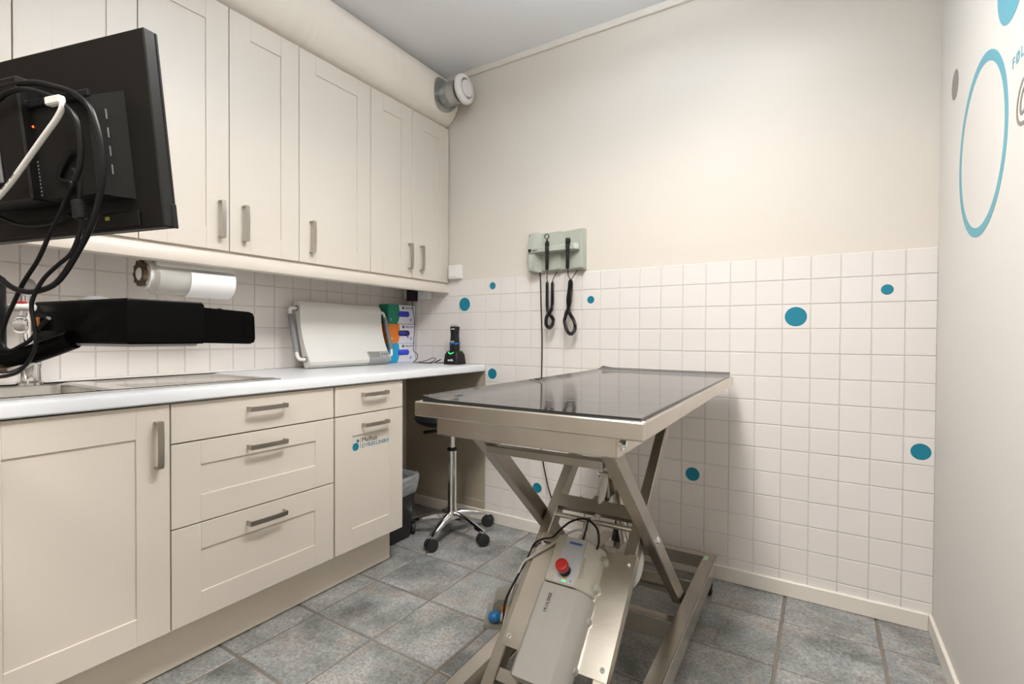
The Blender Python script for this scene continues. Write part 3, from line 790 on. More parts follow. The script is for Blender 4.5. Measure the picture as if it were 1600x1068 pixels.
def coil(path, rc, rw, pitch, sub=12):
    P = [V(p) for p in path]; Q = []
    for i in range(len(P)-1):
        a = P[max(i-1, 0)]; b = P[i]; c = P[i+1]; d = P[min(i+2, len(P)-1)]
        for k in range(sub):
            q = k/sub; Q.append(.5*((2*b)+(c-a)*q+(2*a-5*b+4*c-d)*q*q+(3*b-a-3*c+d)*q**3))
    Q.append(P[-1])
    L = [0]
    for a, b in zip(Q, Q[1:]): L.append(L[-1]+(b-a).length)
    tot = L[-1]; N_ = int(tot/pitch*9); out = []; j = 0
    nn = V((0, 1, 0))
    for i in range(N_+1):
        s = tot*i/N_
        while j < len(L)-2 and L[j+1] < s: j += 1
        f_ = (s-L[j])/max(L[j+1]-L[j], 1e-9); p_ = Q[j].lerp(Q[j+1], f_); tt = (Q[j+1]-Q[j]).normalized()
        n1 = (nn-tt*nn.dot(tt)).normalized(); b1 = tt.cross(n1)
        a = 2*math.pi*i/9; env = min(1, s/.012, (tot-s)/.012)
        out.append(p_+(n1*math.cos(a)+b1*math.sin(a))*rc*env)
    return out
def instrument(x, ztop, label, kind, cord_pts):
    yy = 2.2325
    t = thing('ophthalmoscope' if kind == 'lens' else 'otoscope', label, 'medical instrument', (x, yy, 1.403), 'instruments in the wall station')
    mb = MB().lathe([(.0065, 0), (.0088, .004), (.0095, .07), (.0085, .075), (.0085, .078), (.0098, .082), (.0098, .118), (.0085, .122)], (x, yy, 1.403), (0, 0, 1), 24)
    obj('grip', mb, 'black', t)
    if kind == 'lens':
        mb = MB().lathe([(.0095, 0), (.0115, .003), (.0105, .020), (.005, .026), (.004, .034)], (x, yy, 1.525), (0, 0, 1), 24)
        h_ = obj('head', mb, 'black', t)
        ring = MB().ring((x, yy-.002, 1.573), (0, -1, 0), .0138, .0108, .004, 28)
        obj('lens_ring', ring, 'black', h_)
        obj('lens', MB().lathe([(.0108, 0), (.0108, .001)], (x, yy-.003, 1.573), (0, -1, 0), 24), 'glass', h_)
    else:
        mb = MB().lathe([(.0095, 0), (.0125, .006), (.0128, .024), (.0105, .030), (.006, .031)], (x+.001, yy, 1.524), (0, 0, 1), 24)
        mb.box(x+.004, x+.0145, yy-.006, yy+.006, 1.535, 1.548, .002)
        obj('head', mb, 'black', t)
    c = obj('coiled_cord', MB().tube(cord_pts[0], .0022, 6, 4).tube(coil(cord_pts[1], .0078, .0022, .0058), .0023, 5, 1).tube(cord_pts[2], .0022, 6, 4), 'cable', t)
    return t
yc = 2.268
instrument(-1.455, 1.58, 'black instrument with a round lens, left one in the wall station', 'lens',
    ([(-1.456, 2.2325, 1.404), (-1.457, 2.24, 1.385), (-1.470, 2.26, 1.37), (-1.471, yc, 1.352)],
     [(-1.471, yc, 1.352), (-1.471, yc, 1.29), (-1.470, yc, 1.22), (-1.463, yc, 1.185), (-1.446, yc+.004, 1.165), (-1.434, yc, 1.145), (-1.442, yc-.004, 1.118), (-1.457, yc-.004, 1.110), (-1.473, yc-.004, 1.122), (-1.478, yc, 1.145), (-1.466, yc-.012, 1.168), (-1.450, yc-.012, 1.188), (-1.442, yc, 1.22), (-1.441, yc, 1.29), (-1.441, yc, 1.350)],
     [(-1.441, yc, 1.350), (-1.439, yc+.01, 1.37), (-1.432, 2.29, 1.39), (-1.430, 2.298, 1.403)]))
instrument(-1.339, 1.552, 'black instrument with a blunt head, right one in the wall station', 'otoscope',
    ([(-1.338, 2.2325, 1.404), (-1.342, 2.245, 1.385), (-1.348, 2.262, 1.368), (-1.340, yc, 1.356)],
     [(-1.340, yc, 1.356), (-1.346, yc, 1.30), (-1.353, yc, 1.245), (-1.344, yc, 1.185), (-1.322, yc, 1.15), (-1.311, yc, 1.115), (-1.322, yc, 1.084), (-1.340, yc, 1.078), (-1.357, yc, 1.095), (-1.371, yc, 1.14), (-1.367, yc, 1.163), (-1.352, yc-.013, 1.19), (-1.337, yc-.012, 1.23), (-1.332, yc-.008, 1.29), (-1.334, yc, 1.352)],
     [(-1.334, yc, 1.352), (-1.324, yc+.01, 1.372), (-1.315, 2.285, 1.39), (-1.312, 2.298, 1.403)]))
mb = MB().tube([(-1.532, 2.296, 1.404), (-1.534, 2.308, 1.37), (-1.533, 2.313, 1.25), (-1.527, 2.3155, 1.05), (-1.528, 2.3155, .85), (-1.535, 2.3155, .62), (-1.527, 2.312, .48), (-1.512, 2.305, .403), (-1.473, 2.295, .27), (-1.435, 2.285, .185), (-1.40, 2.27, .10), (-1.36, 2.24, .025), (-1.30, 2.18, .005), (-1.20, 2.12, .005)], .0034, 8, 6)
tag(obj('supply_cable', mb, 'cable'), 'thin black cord running down the tiles from the wall station behind the table', 'cable')

# ------------------------------------------------------------------ examination table (square to the room, then turned a degree)
R0 = V((-.861, 1.59, 0))
t = thing('examination_table', 'stainless steel veterinary lift table with scissor frame in the middle of the room', 'table', tuple(R0))
tx0, tx1, ty0, ty1, tz = -1.1495, -.5625, .933, 2.25, .9
TT = t
# rim
rz0 = .862
mb = MB(); c = .003
for a in ((tx0, tx1, ty0, ty0+.012), (tx0, tx1, ty1-.012, ty1)): mb.box(*a, rz0, tz, .003)
for a in ((tx0, tx0+.012, ty0+.012, ty1-.012), (tx1-.012, tx1, ty0+.012, ty1-.012)): mb.box(*a, rz0, tz, .003)
mb.box(tx0+.004, tx1-.004, ty0+.004, ty1-.004, .884, .892, .001)
obj('table_top', mb, 'steel', t)
# apron beams
ax0, ax1, ay0, ay1 = -1.090, -.622, .950, 2.16
mb = MB().box(ax0, ax1, ay0, ay0+.004, .8195, .8625, .001).box(ax0, ax0+.004, ay0, ay1, .8195, .8625, .001).box(ax1-.004, ax1, ay0, ay1, .8195, .8625, .001).box(ax0, ax1, ay1-.004, ay1, .8195, .8625, .001)
mb.box(ax0, ax0+.03, ay0, ay1, .818, .822, .001).box(ax1-.03, ax1, ay0, ay1, .818, .822, .001).box(ax0, ax1, ay0, ay0+.012, .818, .822, .001)
ap = obj('apron', mb, 'steel', t)
def bolt(mb, p, ax, r=.011):
    ax = V(ax).normalized()
    mb.lathe([(r, 0), (r, .0025)], p, ax, 24); mb.lathe([(r*.62, .0025), (r*.62, .0065), (r*.5, .0085)], p, ax, 6)
    return mb
plabel(obj('bolt', bolt(MB(), (ax1, .985, .843), (1, 0, 0), .014), 'chrome', t), 'shiny hex bolt')
# scissor arms
sq = 1/math.sqrt(2)
Bp = V((0, 1.117, .228)); Bu = V((0, .743, .67)).normalized(); Bn = V((0, -.67, .743)).normalized()
def Bq(x, s, h=0): q = Bp+Bu*s+Bn*h; return V((x, q.y, q.z))
Ap = V((0, 1.062, .785)); Au = V((0, .735, -.678)).normalized(); An = V((0, .678, .735)).normalized()
def Aq(x, s, h=0): q = Ap+Au*s+An*h; return V((x, q.y, q.z))
T_ = .047; Wd = .034
axr, axl = -.665, -1.057
for x in (axr-Wd/2, axl+Wd/2):
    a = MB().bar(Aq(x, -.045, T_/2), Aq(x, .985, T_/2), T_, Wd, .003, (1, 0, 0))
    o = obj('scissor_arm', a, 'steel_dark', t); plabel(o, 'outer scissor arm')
    sg = 1 if x > -.8 else -1
    k = bolt(MB(), Aq(x+sg*Wd/2, .485, T_/2-.003), (sg, 0, 0), .0145)
    obj('pivot_bolt', k, 'chrome', o)
    obj('roller', MB().cyl(Aq(x-.012, .985, T_/2), Aq(x+.020, .985, T_/2), .021, n=24, b=.002), 'black', o)
bxr, bxl = -.7035, -1.0185
for x in (bxr-Wd/2, bxl+Wd/2):
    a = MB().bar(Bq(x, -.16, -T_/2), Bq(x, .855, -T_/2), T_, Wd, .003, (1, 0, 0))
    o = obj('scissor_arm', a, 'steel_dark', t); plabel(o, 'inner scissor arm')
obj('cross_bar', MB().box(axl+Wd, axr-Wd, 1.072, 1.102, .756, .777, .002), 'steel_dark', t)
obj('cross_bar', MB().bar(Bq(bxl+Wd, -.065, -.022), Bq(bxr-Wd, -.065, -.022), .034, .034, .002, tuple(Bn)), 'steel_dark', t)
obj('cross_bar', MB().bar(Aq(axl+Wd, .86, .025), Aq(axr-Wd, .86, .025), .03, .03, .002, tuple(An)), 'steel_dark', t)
# plate with side flanges
mb = MB()
Tpl = Matrix((( -1, 0, 0), (0, 0, 0), (0, 0, 0)))
Tp = basis((1, 0, 0), tuple(Bu), tuple(Bq(0, 0, .0005)))
xL, xR = -1.0, -.7005
notch = [(xL, 0), (xR, 0), (xR, .325), (xR-.02, .325), (xR-.028, .318), (xR-.085, .318), (xR-.098, .326), (xR-.115, .328), (-.93, .328), (-.96, .33), (xL, .33)]
mb.prism(notch, .003, Tp)
mb.box(xR-.003, xR, -.16, .33, -.028, .0025, .0005, Tp)
pt = obj('mounting_plate', mb, 'steel', t)
mb = MB()
for p_ in ((-.717, .296), (-.717, .024), (-.985, .024), (-.985, .296)): bolt(mb, Bq(p_[0], p_[1], .0035), Bn, .0065)
obj('screw', mb, 'chrome', pt)
# lever/actuator bracket tray and rod
mb = MB().prism([(bxl+Wd-.004, .432), (bxr-Wd+.004, .432), (bxr-Wd+.004, .472), (bxl+Wd-.004, .472)], .003, Tp)
mb.box(bxl+Wd-.004, bxr-Wd+.004, .430, .433, -.022, .003, .0005, Tp)
obj('bracket_tray', mb, 'steel_dark', t)
obj('cross_rod', MB().cyl(Bq(bxl+Wd-.004, .402, -.004), Bq(bxr-Wd+.004, .402, -.004), .008, n=18), 'steel', t)
bo = V((-.862, 1.52, .625))
bo = V((-.848, 1.515, .617))
q0, q1 = Bq(0, .440, .003), Bq(0, .470, .003)
mid = V((0, bo.y-.006, .566))
mb = MB()
loops(mb, [[(-.880, q0.y, q0.z), (-.828, q0.y, q0.z), (-.828, q1.y, q1.z), (-.880, q1.y, q1.z)],
           [(-.878, mid.y-.016, mid.z-.018), (-.829, mid.y-.016, mid.z-.018), (-.829, mid.y+.016, mid.z-.01), (-.878, mid.y+.016, mid.z-.01)],
           [(bo.x-.012, bo.y-.011, bo.z+.006), (bo.x+.006, bo.y-.011, bo.z+.006), (bo.x+.006, bo.y+.012, bo.z+.006), (bo.x-.012, bo.y+.012, bo.z+.006)],
           [(bo.x-.011, bo.y-.006, bo.z+.013), (bo.x+.005, bo.y-.006, bo.z+.013), (bo.x+.005, bo.y+.006, bo.z+.013), (bo.x-.011, bo.y+.006, bo.z+.013)]])
br = obj('actuator_bracket', mb, 'steel_dark', t, ang=20)
obj('pivot_bolt', bolt(bolt(MB().cyl(bo-V((.022, 0, 0)), bo+V((.022, 0, 0)), .006, n=16), bo+V((.014, 0, 0)), (1, 0, 0), .014), bo-V((.022, 0, 0)), (-1, 0, 0), .011), 'chrome', br)
obj('damper_tube', MB().cyl(bo+V((.022, .012, -.016)), V((-.800, 1.562, .38)), .0155, n=20, b=.002).cyl(bo+V((.012, .004, 0)), bo+V((.03, .03, -.06)), .009, n=16), 'steel', t)
lk = V((-.905, 1.475, .535))
obj('link_rod', MB().cyl(lk, V((-.885, 1.41, .435)), .0035, n=12), 'steel', t)
obj('link_bolt', bolt(MB().cyl(lk-V((.012, 0, 0)), lk+V((.016, 0, 0)), .005, n=14), lk+V((-.012, 0, 0)), (-1, 0, 0), .013), 'chrome', t)
# drive under the plate
ac = MB().cyl(bo+V((0, 0, 0)), V((-.862, 1.33, .31)), .010, n=18); ac.cyl(V((-.862, 1.44, .493)), V((-.862, 1.16, .10)), .026, n=24, b=.003)
obj('actuator_tube', ac, 'motor_white', t)
mb = MB()
Tm = basis((0, .52, .854), (1, 0, 0), (-.757, 1.36, .335))
for s_, (a_, b2) in enumerate(((-.075, .0), (.0, .06))):
    pass
def egg(mb, T, L, w, h, n=20):
    ls = []
    for i in range(9):
        s_ = -1+2*i/8; rr = math.sqrt(max(0, 1-abs(s_)**2.6)); rr = max(rr, .05)
        ls.append([tuple(T @ V((s_*L, w*rr*math.cos(2*math.pi*k/n), h*rr*math.sin(2*math.pi*k/n)))) for k in range(n)])
    vs = [p for l in ls for p in l]; fs = []
    for k in range(8):
        for i in range(n): fs.append([k*n+i, k*n+(i+1) % n, (k+1)*n+(i+1) % n, (k+1)*n+i])
    fs.append(list(range(n))); fs.append([8*n+i for i in range(n)])
    return mb.add(vs, fs)
Tm = basis(tuple(Bu), (1, 0, 0), tuple(Bq(-.738, .325, -.068)))
obj('motor_housing', egg(MB(), Tm, .070, .040, .048), 'motor_white', t)
plabel(obj('motor_cap', MB().cyl(V((-.835, 1.60, .37)), V((-.835, 1.63, .44)), .026, .022, 20, .003), 'black', t), 'black motor cap')

# control box
cb = MB()
secU = [(-.927, .0035), (-.925, .046), (-.916, .058), (-.828, .058), (-.797, .030), (-.787, .018), (-.785, .0035)]
Tup = Matrix.Identity(4)
def along(mb, sec, s0, s1, inset=0):
    ls = []
    n = len(sec); cxm = sum(p[0] for p in sec)/n
    for s_, k in ((s0, 1-inset), (s0+.004, 1), (s1-.004, 1), (s1, 1-inset)):
        ls.append([tuple(Bq(cxm+(x-cxm)*k, s_, .0035+(h_-.0035)*k)) for x, h_ in sec])
    vs = [p for l in ls for p in l]; fs = []
    for k in range(3):
        for i in range(n): fs.append([k*n+i, k*n+(i+1) % n, (k+1)*n+(i+1) % n, (k+1)*n+i])
    fs.append(list(range(n))); fs.append([3*n+i for i in range(n)])
    return mb.add(vs, fs)
c1 = obj('control_box', along(cb, secU, .176, .312, .05), 'box_beige', t)
plabel(c1, 'beige control box with red stop button')
Tc = basis((1, 0, 0), tuple(Bu), tuple(Bq(0, 0, .058)))
mb = MB()
for k in range(8):
    for xa, xb in ((-.914, -.897), (-.826, -.818)):
        mb.box(xa, xb, .205+.0075*k, .2085+.0075*k, -.002, .0006, .0003, Tc)
obj('rib', mb, 'box_beige', c1)
obj('label_panel', MB().prism([(-.893, .180), (-.832, .180), (-.832, .310), (-.893, .310)], .0008, Tc), 'panel_grey', c1)
mb = MB().prism([(-.879, .289), (-.842, .289), (-.838, .300), (-.875, .300)], .0003, Tc @ Matrix.Translation((0, 0, .0008)))
mb2 = MB()
for i in range(9):
    x0_ = -.8785+i*.0042; mb2.prism([(x0_, .290+.001*(i % 2)), (x0_+.0027, .290), (x0_+.0052, .2985), (x0_+.0025, .2985-.001*(i % 3))], .0004, Tc @ Matrix.Translation((0, 0, .0008)))
mb2.prism([(-.880, .2935), (-.8415, .2935), (-.841, .2955), (-.8795, .2955)], .0004, Tc @ Matrix.Translation((0, 0, .0008)))
plabel(obj('maker_mark', mb2, 'blue_mark', c1), 'blue slanted maker mark')
bb_ = Bq(-.866, .2125, .0588)
mb = MB().lathe([(.0165, 0), (.0155, .004), (.0135, .016), (.0135, .020)], bb_, Bn, 28)
st = obj('stop_button', mb, 'black', c1)
plabel(obj('button_cap', MB().lathe([(.0135, .020), (.0175, .022), (.0182, .027), (.0182, .036), (.0165, .040), (.013, .0405), (.012, .0385), (0, .0385)], bb_, Bn, 32, False), 'red', st), 'red mushroom button')
plabel(obj('status_mark', MB().box(-.8665, -.8555, .1835, .1875, .0008, .0014, 0, Tc), 'green_led', c1), 'green lamp')
plabel(obj('status_mark', MB().box(-.866, -.856, .1905, .1945, .0008, .0012, 0, Tc).box(-.874, -.871, .1905, .1935, .0008, .0012, 0, Tc).box(-.880, -.877, .192, .195, .0008, .0012, 0, Tc), 'orange_mark', c1), 'orange print')
obj('indicator', MB().lathe([(.0018, 0), (.0018, .0006)], tuple(Tc @ V((-.842, .189, .0008))), tuple(Bn), 12), 'ink', c1)
cb = MB()
secL = [(-.927, .0035), (-.924, .050), (-.914, .0605), (-.812, .0605), (-.789, .040), (-.781, .022), (-.779, .0035)]
c2 = obj('motor_cover', along(cb, secL, -.066, .171, .03), 'box_white', t)
plabel(c2, 'long pale grey cover with a hand written date')
Tc2 = basis((1, 0, 0), tuple(Bu), tuple(Bq(0, 0, .0605)))
obj('cover_seam', MB().box(-.874, -.8732, -.055, .162, -.001, .0005, 0, Tc2).box(-.8285, -.8277, -.055, .162, -.001, .0005, 0, Tc2), 'box_beige', c2)
Tt = basis(tuple(Bu), (-1, 0, 0), tuple(Tc2 @ V((-.881, .094, .0006))))
plabel(obj('handwriting', text_mb('19.12.2022', .0115, Tt, .0003, bold=.0002), 'ink', c2), 'black handwritten 19.12.2022')
for par, ss in ((c1, (.286, .205)), (c2, (.118, .0))):
    for s_ in ss:
        mb = MB().lathe([(.013, 0), (.010, .012), (.009, .016)], Bq(-.786, s_, .004), tuple(Bn), 18)
        lug = obj('lug', mb, 'box_beige' if par is c1 else 'box_white', par)
        obj('screw', bolt(MB(), Bq(-.786, s_, .0195), Bn, .0055), 'zinc', lug)
# cables around the box (part of the table)
cab = MB().tube([Bq(-.803, .30, .04), Bq(-.803, .325, .045), Bq(-.82, .36, .05), Bq(-.86, .376, .055), Bq(-.90, .362, .05), Bq(-.925, .335, .045), Bq(-.95, .31, .03), Bq(-.985, .305, .014), Bq(-1.012, .285, .006), Bq(-1.03, .25, -.02), (-1.045, 1.22, .30), (-1.07, 1.24, .22), (-1.10, 1.28, .12), (-1.14, 1.36, .05), (-1.175, 1.50, .03)], .0032, 8, 6)
cab.tube([Bq(-.855, .309, .03), Bq(-.852, .35, .04), Bq(-.862, .39, .02), Bq(-.875, .42, -.03), (-.885, 1.50, .40)], .003, 8, 5)
obj('cable', cab, 'cable', t)
cab = MB().tube([Bq(-.84, .309, .03), Bq(-.842, .335, .04), Bq(-.87, .352, .03), Bq(-.91, .338, .02), Bq(-.96, .29, .010), Bq(-1.0, .25, .008), Bq(-1.035, .21, -.01), (-1.06, 1.23, .22), (-1.10, 1.28, .10), (-1.16, 1.48, .03)], .0036, 8, 6)
cab.tube([Bq(-.87, .30, .03), Bq(-.868, .33, .03), Bq(-.866, .36, .0), Bq(-.864, .39, -.04)], .0026, 8, 4)
plabel(obj('cable', cab, 'motor_white', t), 'pale grey cable')
# base frame
bz0, bz1 = .080, .150
gx0, gx1, gy0, gy1 = -1.108, -.612, .90, 2.20
for x0_, x1_ in ((gx1-.047, gx1), (gx0, gx0+.047)):
    s_ = 1 if x0_ > -.8 else -1
    mb = MB().box(x0_, x1_, gy0, gy1, bz1-.004, bz1, .001)
    xo = (x1_-.004, x1_) if s_ > 0 else (x0_, x0_+.004)
    mb.box(*xo, gy0, gy1, bz0, bz1, .0015)
    mb.box(x0_, x1_, gy0, gy1, bz0, bz0+.004, .001)
    o = obj('base_rail', mb, 'steel', t)
    if s_ > 0:
        plabel(obj('label_sticker', MB().box(-.654, -.637, 2.125, 2.168, bz1, bz1+.0005, 0), 'sticker_green', o), 'small pale green label')
mb = MB().box(gx0+.047, gx1-.047, 2.157, 2.2, bz1-.004, bz1, .001).box(gx0+.047, gx1-.047, 2.196, 2.2, bz0, bz1, .001)
obj('base_cross_bar', mb, 'steel', t)
obj('base_cross_bar', MB().box(gx0+.004, gx1-.004, 1.916, 1.921, bz0, bz1-.004, .001), 'steel', t)
obj('base_cross_bar', MB().box(gx0+.004, gx1-.004, 1.605, 1.648, bz0, bz1-.004, .002), 'steel', t)
obj('base_cross_bar', MB().box(gx0+.047, gx1-.047, .90, .943, bz0, bz1, .002), 'steel', t)
def caster(x, y):
    mb = MB().cyl((x-.010, y, .0255), (x+.010, y, .0255), .0254, n=28, b=.004)
    w = obj('caster', mb, 'rubber', t)
    f_ = MB().box(x-.016, x-.013, y-.016, y+.016, .02, .072, .001).box(x+.013, x+.016, y-.016, y+.016, .02, .072, .001).box(x-.016, x+.016, y-.018, y+.018, .07, .0797, .002)
    f_.cyl((x-.018, y, .0255), (x+.018, y, .0255), .006, n=12)
    obj('caster_fork', f_, 'zinc', w)
caster(-.632, 2.150); caster(-1.085, 2.150); caster(-.632, .955); caster(-1.085, .955)
TT.rotation_euler = (0, 0, math.radians(1.2))
# mat lying in the table top
Rz = Matrix.Translation(R0) @ Matrix.Rotation(math.radians(1.2), 4, 'Z') @ Matrix.Translation(-R0)
mx0, mx1, my0, my1 = tx0+.016, tx1-.010, ty0+.014, ty1-.014
nx, ny = 36, 60
vs = []; fs = []
for lay in (1, 0):
    for j in range(ny+1):
        for i in range(nx+1):
            u = i/nx; w = j/ny; x = mx0+(mx1-mx0)*u; y = my0+(my1-my0)*w
            dl = x-mx0; db = my1-y
            lift = .012*max(0, 1-db/.10)**2+.008*max(0, 1-dl/.07)**2
            z = .8925+(.0135+lift+.0006*math.sin(9*x+5*y)) * (1 if lay else 0)
            if not lay: z = .8925+lift*.9
            vs.append(tuple(Rz @ V((x, y, z))))
m_ = (nx+1)*(ny+1)
for j in range(ny):
    for i in range(nx):
        q = j*(nx+1)+i; fs.append([q, q+1, q+nx+2, q+nx+1]); fs.append([m_+q, m_+q+nx+1, m_+q+nx+2, m_+q+1])
edge = [i for i in range(nx+1)]+[j*(nx+1)+nx for j in range(1, ny+1)]+[ny*(nx+1)+i for i in range(nx-1, -1, -1)]+[j*(nx+1) for j in range(ny-1, 0, -1)]
for a, b in zip(edge, edge[1:]+edge[:1]): fs.append([a, b, m_+b, m_+a])
tag(obj('table_mat', MB().add(vs, fs), 'mat_black', ang=50), 'glossy dark mat covering the top of the steel examination table', 'mat')

# foot pedal
t = thing('foot_pedal', 'grey foot pedal with blue knob on the floor left of the table base', 'pedal', (-1.252, 1.55, 0))
a = math.radians(28)
Tf = Matrix.Translation((-1.252, 1.561, 0)) @ Matrix.Rotation(a, 4, 'Z')
obj('base_plate', MB().prism([(-.085, -.075), (.10, -.075), (.10, .075), (-.085, .075)], .016, Tf), 'pedal', t)
obj('hood', MB().prism([(.0, .0005), (.006, .05), (.022, .065), (.09, .065), (.09, .0005)], .095, Tf @ Matrix(((1, 0, 0, -.060), (0, 0, -1, .072), (0, 1, 0, .016), (0, 0, 0, 1)))), 'pedal', t)
plabel(obj('warning_mark', MB().box(-.025, .02, -.0245, -.0228, .035, .058, 0, Tf), 'orange_mark', t), 'orange mark')
plabel(obj('knob', MB().ball((0, 0, 0), (.026, .022, .020), 20, 12, Tf @ Matrix.Translation((-.045, -.062, .040))), 'blue_ball', t), 'blue knob')
plabel(obj('pedal_lever', MB().ball((0, 0, 0), (.045, .026, .020), 16, 10, Tf @ Matrix.Translation((.012, -.062, .038))), 'box_beige', t), 'pale lever')

# ------------------------------------------------------------------ stool
sc_ = V((-1.93, 2.06, 0))
t = thing('rolling_stool', 'chrome five-star stool with black seat under the worktop end', 'stool', tuple(sc_))
obj('column', MB().lathe([(.028, .085), (.0285, .12), (.0235, .15), (.0235, .452)], sc_, (0, 0, 1), 28), 'chrome', t)
plabel(obj('column_collar', MB().lathe([(.0245, .452), (.0275, .455), (.0275, .464), (.02, .468)], sc_, (0, 0, 1), 28), 'black', t), 'black collar')
obj('gas_lift', MB().cyl(sc_+V((0, 0, .466)), sc_+V((0, 0, .589)), .0135, n=20), 'chrome', t)
mb = MB().lathe([(.02, .588), (.11, .590), (.165, .598), (.193, .612), (.200, .63), (.19, .648), (.13, .655), (.0, .657)], sc_, (0, 0, 1), 40, False)
obj('seat', mb, 'black', t)
obj('height_lever', MB().tube([sc_+V((0, 0, .572)), sc_+V((-.03, -.03, .568)), sc_+V((-.06, -.055, .560)), sc_+V((-.125, -.085, .548))], lambda s: .005+.004*s, 10, 4), 'black', t)
for k in range(5):
    a = math.radians(66+72*k-.5); d = V((math.cos(a), math.sin(a), 0)); R_ = .222
    pn = V((-d.y, d.x, 0))
    ls = []
    for r_, zt_, w_, hh in ((.012, .125, .022, .045), (.05, .128, .020, .038), (.11, .116, .017, .028), (.17, .098, .015, .022), (.212, .084, .014, .018), (.232, .077, .012, .014)):
        c_ = sc_+d*r_+V((0, 0, zt_))
        ls.append([tuple(c_+pn*(sx*w_)+V((0, 0, sz))) for sx, sz in ((-1, -hh*.9), (-.95, -hh*.3), (-.6, -.003), (-.3, 0), (.3, 0), (.6, -.003), (.95, -hh*.3), (1, -hh*.9))])
    n = 8; vs = [p_ for l in ls for p_ in l]; fs = [list(range(n)), [5*n+i for i in range(n)]]
    for q in range(5):
        for i in range(n): fs.append([q*n+i, q*n+(i+1) % n, (q+1)*n+(i+1) % n, (q+1)*n+i])
    lg_ = obj('leg', MB().add(vs, fs), 'chrome', t)
    wc = sc_+d*R_+V((0, 0, .0315)); tw = math.radians((35, 100, 10, 60, -20)[k]); wa = V((math.cos(a+tw), math.sin(a+tw), 0))
    mb = MB()
    for sg in (-1, 1): mb.lathe([(.020, 0), (.0305, .004), (.0312, .011), (.029, .019), (.017, .021)], wc+wa*(sg*.003), wa*sg, 24)
    cw = obj('caster', mb, 'rubber', lg_)
    # hood
    mb.cyl(wc+V((0, 0, .0)), wc+V((0, 0, .036)), .010, n=14)
    cw.data = cw.data
    hood = MB().lathe([(.0285, -.0026), (.0285, .0026)], wc, wa, 20); hood.cyl(wc+V((0, 0, .02)), sc_+d*R_+V((0, 0, .072)), .0105, n=14)
    plabel(obj('caster_stem', hood, 'black', lg_), 'caster stem')

# ------------------------------------------------------------------ waste bin
t = thing('waste_bin', 'dark grey waste bin with a clear bag beside the base cabinet', 'bin', (-2.18, 1.86, 0))
def rr2(cx_, cy_, w, d, c, z):
    return rrect(w, d, c, z, cx_, cy_)
bxc, byc = -2.19, 1.842
mb = MB(); loops(mb, [rr2(bxc, byc, .092, .088, .03, .0005), rr2(bxc, byc, .098, .092, .035, .01), rr2(bxc, byc, .128, .112, .045, .315), rr2(bxc, byc, .124, .109, .043, .315), rr2(bxc, byc, .094, .089, .033, .014)])
obj('tub', mb, 'rubber', t)
random.seed(5)
ls = []
for w, d, z, j in ((.126, .110, .24, .003), (.133, .116, .27, .004), (.137, .120, .30, .004), (.139, .122, .325, .003), (.136, .119, .338, .003), (.128, .112, .335, .003), (.120, .104, .28, .004), (.105, .095, .15, .004)):
    ls.append([(x+random.uniform(-j, j), y+random.uniform(-j, j)*.5, z_+random.uniform(-j, j)*1.6) for x, y, z_ in rr2(bxc, byc, w, d, .045, z)])
mb = MB(); loops(mb, ls, False)
plabel(obj('bag', mb, 'liner', t, ang=20), 'crinkled clear plastic bag')

# ------------------------------------------------------------------ monitor (local frame: x right, y up, z towards the room)
hx = V((.95983, .27995, .019)); ux = V((.00944, -.09987, .99496))
Tmon = basis(hx, ux, (-1.227, .404, 1.254))
t = thing('computer_monitor', 'black flat monitor seen from behind with cables at upper left', 'monitor', T=Tmon)
mb = MB()
mb.box(-.556, .001, -.001, .326, -.021, 0, .002)
obj('back_cover', mb, 'black_tex', t)
obj('bezel', MB().box(-.556, .001, -.001, .326, -.0265, -.0205, .002).box(-.002, .0025, -.002, .04, -.026, -.016, .001), 'black', t)
obj('screen', MB().box(-.545, -.010, .012, .318, -.0266, -.0258, 0), 'black_gloss', t)
obj('lower_ridge', MB().box(-.50, -.05, .004, .03, 0, .004, .002), 'black_tex', t)
# mini computer and mount on the back
vb = MB()
ls = [[(-.215, .05, .0005), (-.055, .05, .0005), (-.055, .232, .0005), (-.215, .232, .0005)], [(-.215, .055, .050), (-.082, .055, .045), (-.082, .212, .045), (-.215, .212, .050)]]
loops(vb, ls); vb.f.append([0, 1, 2, 3]); vb.mi.append(0)
rbx = obj('rear_housing', vb, 'black_tex', t)
mb = MB()
for k in range(4): mb.box(-.0665+.0002*k, -.0655+.0002*k, .088+.03*k, .104+.03*k, .0265, .0285, 0)
plabel(obj('vent_slot', mb, 'silver', rbx), 'thin pale slots')
Tb = Matrix.Identity(4)
pc = obj('mini_computer', MB().box(-.42, -.205, .052, .255, .012, .066, .003).box(-.36, -.25, .08, .23, .0, .013, 0), 'black_tex', t)
mb = MB()
pz = -.2046
mb.box(pz-.001, pz+.001, .168, .192, .022, .034, 0).box(pz-.001, pz+.001, .132, .150, .022, .034, 0)
obj('port', mb, 'silver', pc)
mb = MB()
for k in range(10):
    for j in range(4): mb.box(pz-.001, pz+.0006, .060+.0062*k, .0632+.0062*k, .018+.009*j, .024+.009*j, 0)
obj('vent_grid', mb, 'grey_plastic', pc)
obj('power_light', MB().lathe([(.002, 0), (.002, .001)], (pz, .176, .05), (1, 0, 0), 10), mat('orange_lamp', (.8, .1, .02), .4, emit=((1, .15, .03), 2)), pc)
mb = MB().box(-.40, -.265, .085, .225, .066, .070, .002)
vp = obj('mount_plate', mb, 'grey_plastic', t)
plabel(obj('label_sticker', MB().box(-.335, -.285, .165, .195, .070, .0705, 0), 'white_plastic', vp), 'white printed label')
mb = MB()
random.seed(2)
